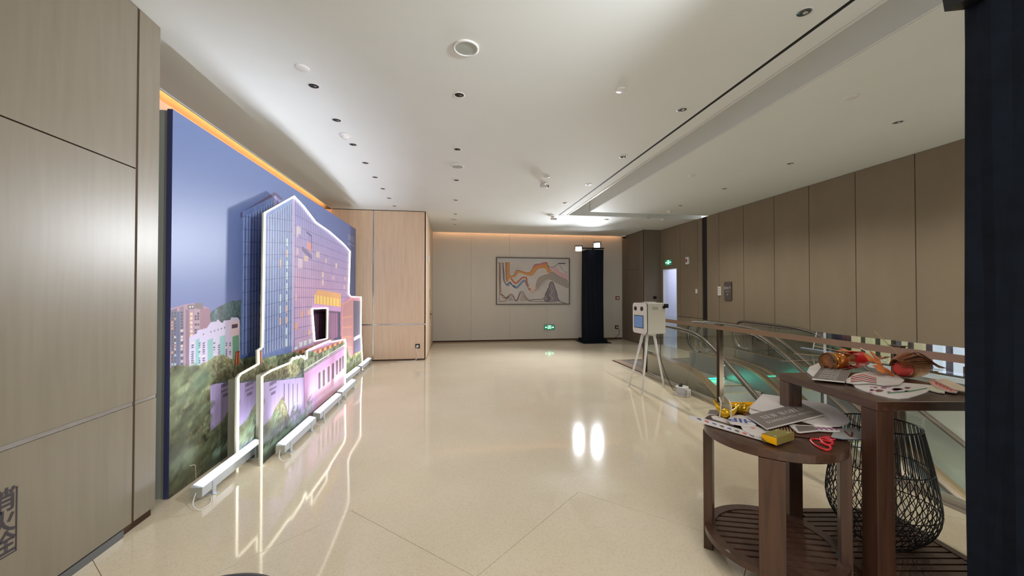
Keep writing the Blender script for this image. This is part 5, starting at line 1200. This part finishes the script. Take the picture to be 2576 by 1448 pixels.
t, c = card('cream_flat_board', [(2350,955),(2380,952),(2432,975),(2436,985),(2400,978)], ZQ+.0145, .005, mat('peach_card', (226,204,180), .5), 'cream board near the black tower on the tall table', 'board', M_foam)
t = name_board([(2060,920),(2122,924),(2145,945),(2045,950)], ZQ+.014, 'dark grey NEW WORLD board on the tall table under the red bundle', 1) if False else None
def name_board2():
    px = [(2067,921),(2140,932),(2125,959),(2043,951)]; z = ZQ+.012
    t, c = card('hotel_name_board', px, z, .008, M_cardg, 'dark grey board with the hotel name, sideways under the red leaf bundle', 'sign', M_foam, 'dark grey hotel name boards')
    A_, B_, C_, D_ = [atz(a, b, z+.008) for a, b in px]; m = mat('board_letters', (214,208,200), .5)
    ux = (A_-D_); uy = (D_-C_); cc = (A_+D_)/2*.66+(B_+C_)/2*.34      # reads away from the viewer
    me, wd = serif_mesh('NEW WORLD', 1.0); k = ux.length*.8/wd
    place_text('lettering', me, m, (cc.x, cc.y, z+.0086), ux.normalized()*k, uy.normalized()*k*1.3, t)
    cc = (A_+D_)/2*.38+(B_+C_)/2*.62; me = text_mesh('GUANGZHOU HOTEL', 1.0, space=1.2); wd = max(v.co.x for v in me.vertices)*2; k = ux.length*.8/wd
    place_text('lettering', me, m, (cc.x, cc.y, z+.0086), ux.normalized()*k, uy.normalized()*k*1.3, t)
name_board2()
M_leaf = mat('maple_orange', (232, 122, 44), .45, noise=.3, nscale=25, bump=.4, bscale=40); M_leafr = mat('maple_red', (150, 26, 34), .4, noise=.25, nscale=25); M_feath = mat('brown_feather', (168, 110, 56), .5, noise=.4, nscale=30, bump=.5, bscale=40, rgb2=(104,62,32))
M_redball = mat('red_foam', (222, 24, 34), .4, noise=.1); M_coral = mat('coral_foam', (228, 84, 76), .5); M_ribbon = mat('gold_ribbon', (236, 164, 40), .2, metal=.5, coat=.5); M_stick = mat('pale_stick', (206, 184, 146), .5)
M_tan = mat('tan_husk', (176, 128, 84), .5, noise=.25, nscale=40, bump=.5, bscale=50)
def leaf_mb(c, ax, ay, L, m_lobes=5, curl=.25):
    """maple leaf: lobed outline around c, ax = stem-to-tip direction"""
    c, ax, ay = Vector(c), Vector(ax).normalized(), Vector(ay).normalized(); n = ax.cross(ay); out = []
    for i in range(m_lobes*6+1):
        u = i/(m_lobes*6); a = math.radians(-150+300*u); lob = abs(math.sin((u*m_lobes)*PI))
        r = L*(.38+.62*lob**.7*(1-.35*abs(2*u-1)))*(1+.10*math.sin(i*2.7))
        out.append(c+ax*(r*math.cos(a))+ay*(r*math.sin(a))+n*(curl*r*r/L*(math.sin(a*2+.5))*.6))
    mb = MB(); P = [c]+out; k = len(out)
    mb.add(P+[p-n*.0012 for p in P], [(0, i, i+1) for i in range(1, k)]+[(0+k+1, i+1+k+1, i+k+1) for i in range(1, k)], 0, True); return mb
def bundle_red():
    c = atz(2131, 905, ZQ+.065); t = thing('red_leaf_bundle', (c.x, c.y, ZQ+.02), 'red ball with gold foil band and maple leaves on the tall table', 'ornament')
    d = (atz(2182, 897, ZQ+.07)-atz(2085, 903, ZQ+.07)).normalized(); R = .046
    L = (atz(2178, 897, ZQ+.07)-atz(2088, 903, ZQ+.07)).length; R = .054
    a = c-d*L/2; s = d.cross(Vector((0,0,1))).normalized()
    part(MB().cyl(a+d*.0, a+d*.004, R*.96, 28), 'husk_end', M_feath, t)
    part(MB().cyl(a+d*.012, a+d*L*.52, R, 28), 'gold_band', mat('copper_foil', (196,116,44), .15, metal=.6, coat=.6), t)
    part(MB().tube([a+d*(L*(.50+.08*i)) for i in range(8)], [R*1.04*math.sqrt(max(0.02, 1-((i-2.5)/5.0)**2)) for i in range(8)], 24), 'red_ball', M_redball, t)
    for i in range(11): part(MB().tube([a+d*(.005*i-.016)+s*(R*.9*math.cos(q*.5))+Vector((0,0,R*1.02*math.sin(q*.5))) for q in range(13)], .0026, 5), 'husk_fibre', M_tan if i % 2 else mat('dark_fibre', (60,40,22), .6), t)
    part(leaf_mb(c+Vector((0,0,R+.004))+d*.01, d, s, .075), 'maple_leaf', M_leaf, t); part(leaf_mb(c+Vector((0,0,R*.9))-d*.02+s*.02, s+d*.3, -d, .055), 'maple_leaf', mat('maple_rust', (184,70,30), .45, noise=.3, nscale=25), t)
    part(leaf_mb(c-d*.10-Vector((0,0,.038)), -d-s*.1, s, .09, curl=.1), 'maple_leaf', M_leafr, t); part(leaf_mb(c-d*.04+s*.05-Vector((0,0,.034)), s-d*.5, d, .06, curl=.1), 'maple_leaf', M_leafr, t)
    part(MB().tube([a+d*.02+s*(R*1.01*math.cos(q*.5))+Vector((0,0,R*1.03*math.sin(q*.5))) for q in range(13)], .004, 6), 'ribbon_edge', M_ribbon, t)
bundle_red()
def bundle_feather():
    c = atz(2290, 925, ZQ+.07); t = thing('feather_bundle', (c.x, c.y, ZQ+.02), 'coral ball with brown feathers and a big orange maple leaf on the tall table', 'ornament')
    d = (atz(2360, 925, ZQ+.06)-atz(2250, 930, ZQ+.06)); L = d.length; d.normalize(); s = d.cross(Vector((0,0,1))).normalized(); R = .052
    a = atz(2268, 928, ZQ+.058)
    part(MB().tube([a+d*(.010*i-.028) for i in range(9)], [R*.9*math.sqrt(max(.02, 1-((i-4)/4.4)**2)) for i in range(9)], 24), 'coral_ball', M_coral, t)
    part(MB().tube([a+d*(.025+.022*i) for i in range(8)], [R*.92, R*1.02, R*1.05, R*1.02, R*.98, R*.9, R*.8, R*.6], 22), 'husk_body', M_tan, t)
    for i in range(34):
        u = i/33; ang = -1.5+3.0*u; st = a-d*.05+Vector((0,0,R*(.9*math.cos(ang)+.25)))+s*(R*.6*math.sin(ang)); 
        en = a+d*(.20+.05*random.random())+s*(.075*math.sin(ang)+.01*random.uniform(-1,1))+Vector((0,0,-.012+.02*math.cos(ang)+.02*random.random()))
        md = (st+en)/2+Vector((0,0,.050*math.cos(ang)+.012*random.random()))+s*.02*math.sin(ang)
        w2 = .010; pts = catmull([st, md, en], 5); pts = [Vector(p) for p in pts]; mb = MB(); P = []
        for k, p in enumerate(pts):
            wdt = w2*math.sin(PI*(k+.4)/(len(pts)+.2))+.0008; P += [p-s*wdt, p+s*wdt, p+Vector((0,0,.0016))]
        mb.add(P, [(3*k, 3*k+3, 3*k+5, 3*k+2) for k in range(len(pts)-1)]+[(3*k+2, 3*k+5, 3*k+4, 3*k+1) for k in range(len(pts)-1)]+[(3*k, 3*k+1, 3*k+4, 3*k+3) for k in range(len(pts)-1)], 0, True)
        part(mb, 'feather', M_feath if i % 3 else mat('rust_feather', (150,70,30), .5, noise=.3, nscale=30), t)
    # ribbon bow and the large leaf to the left
    rb = atz(2262, 897, ZQ+.11)
    part(MB().obox(rb+Vector((0,0,-.005)), d*.028, s*.018, Vector((0,0,.0012))).obox(rb+d*.02+Vector((0,0,-.02)), d*.022-Vector((0,0,.012)), s*.018, Vector((0,0,.001))), 'ribbon', M_ribbon, t)
    lc = atz(2222, 922, ZQ+.055)
    tip = atz(2176, 955, ZQ+.05); part(leaf_mb(lc, (tip-lc), (lc-CO).cross(tip-lc).normalized()*.8+Vector((.5,.4,.1))*.5, .150, curl=.22), 'maple_leaf', M_leaf, t)
    part(leaf_mb(atz(2205, 906, ZQ+.07), (-1, .1, -.15), (0.1, .8, -.5), .085, curl=.3), 'maple_leaf', mat('maple_rust', (184,70,30), .45), t)
    part(leaf_mb(atz(2345, 935, ZQ+.04), d-Vector((0,0,.3)), s, .05, curl=.3), 'maple_leaf', mat('olive_leaf', (150,104,30), .5, noise=.3, nscale=30), t)
bundle_feather()
def stick(a, b, za, dy, owner, m=M_stick, r=.0028):
    p = atz(*a, za); q = aty(b[0], b[1], p.y+dy); part(MB().cyl(p, q, r, 8), 'stick', m, owner)
M_ws = mat('white_stick', (214,208,196), .4)
RB, FB = bpy.data.objects['red_leaf_bundle'], bpy.data.objects['feather_bundle']
stick((2258,888), (2200,833), ZQ+.10, .03, FB)
stick((2245,920), (2165,875), ZQ+.07, .22, FB, M_ws, .002)
stick((2105,881), (2045,869), ZQ+.10, .12, RB, M_ws, .0018)
stick((2090,896), (1997,889), ZQ+.07, .12, RB, M_stick, .0015)
stick((2086,904), (1963,908), ZQ+.05, .12, RB, mat('pinkish_stick', (190,150,140), .4), .0015)
tw = bpy.data.objects['light_tower.001']
part(MB().obox((1.975, 1.205, 2.665), (.062, .0, .012), (0, .03, 0), (-.008, 0, .042)), 'clamp', M_dark, tw)
part(MB().cyl((1.93, 1.205, 2.66), (1.93, 1.205, 2.95), .012, 10), 'clamp_rod', M_dark, tw)
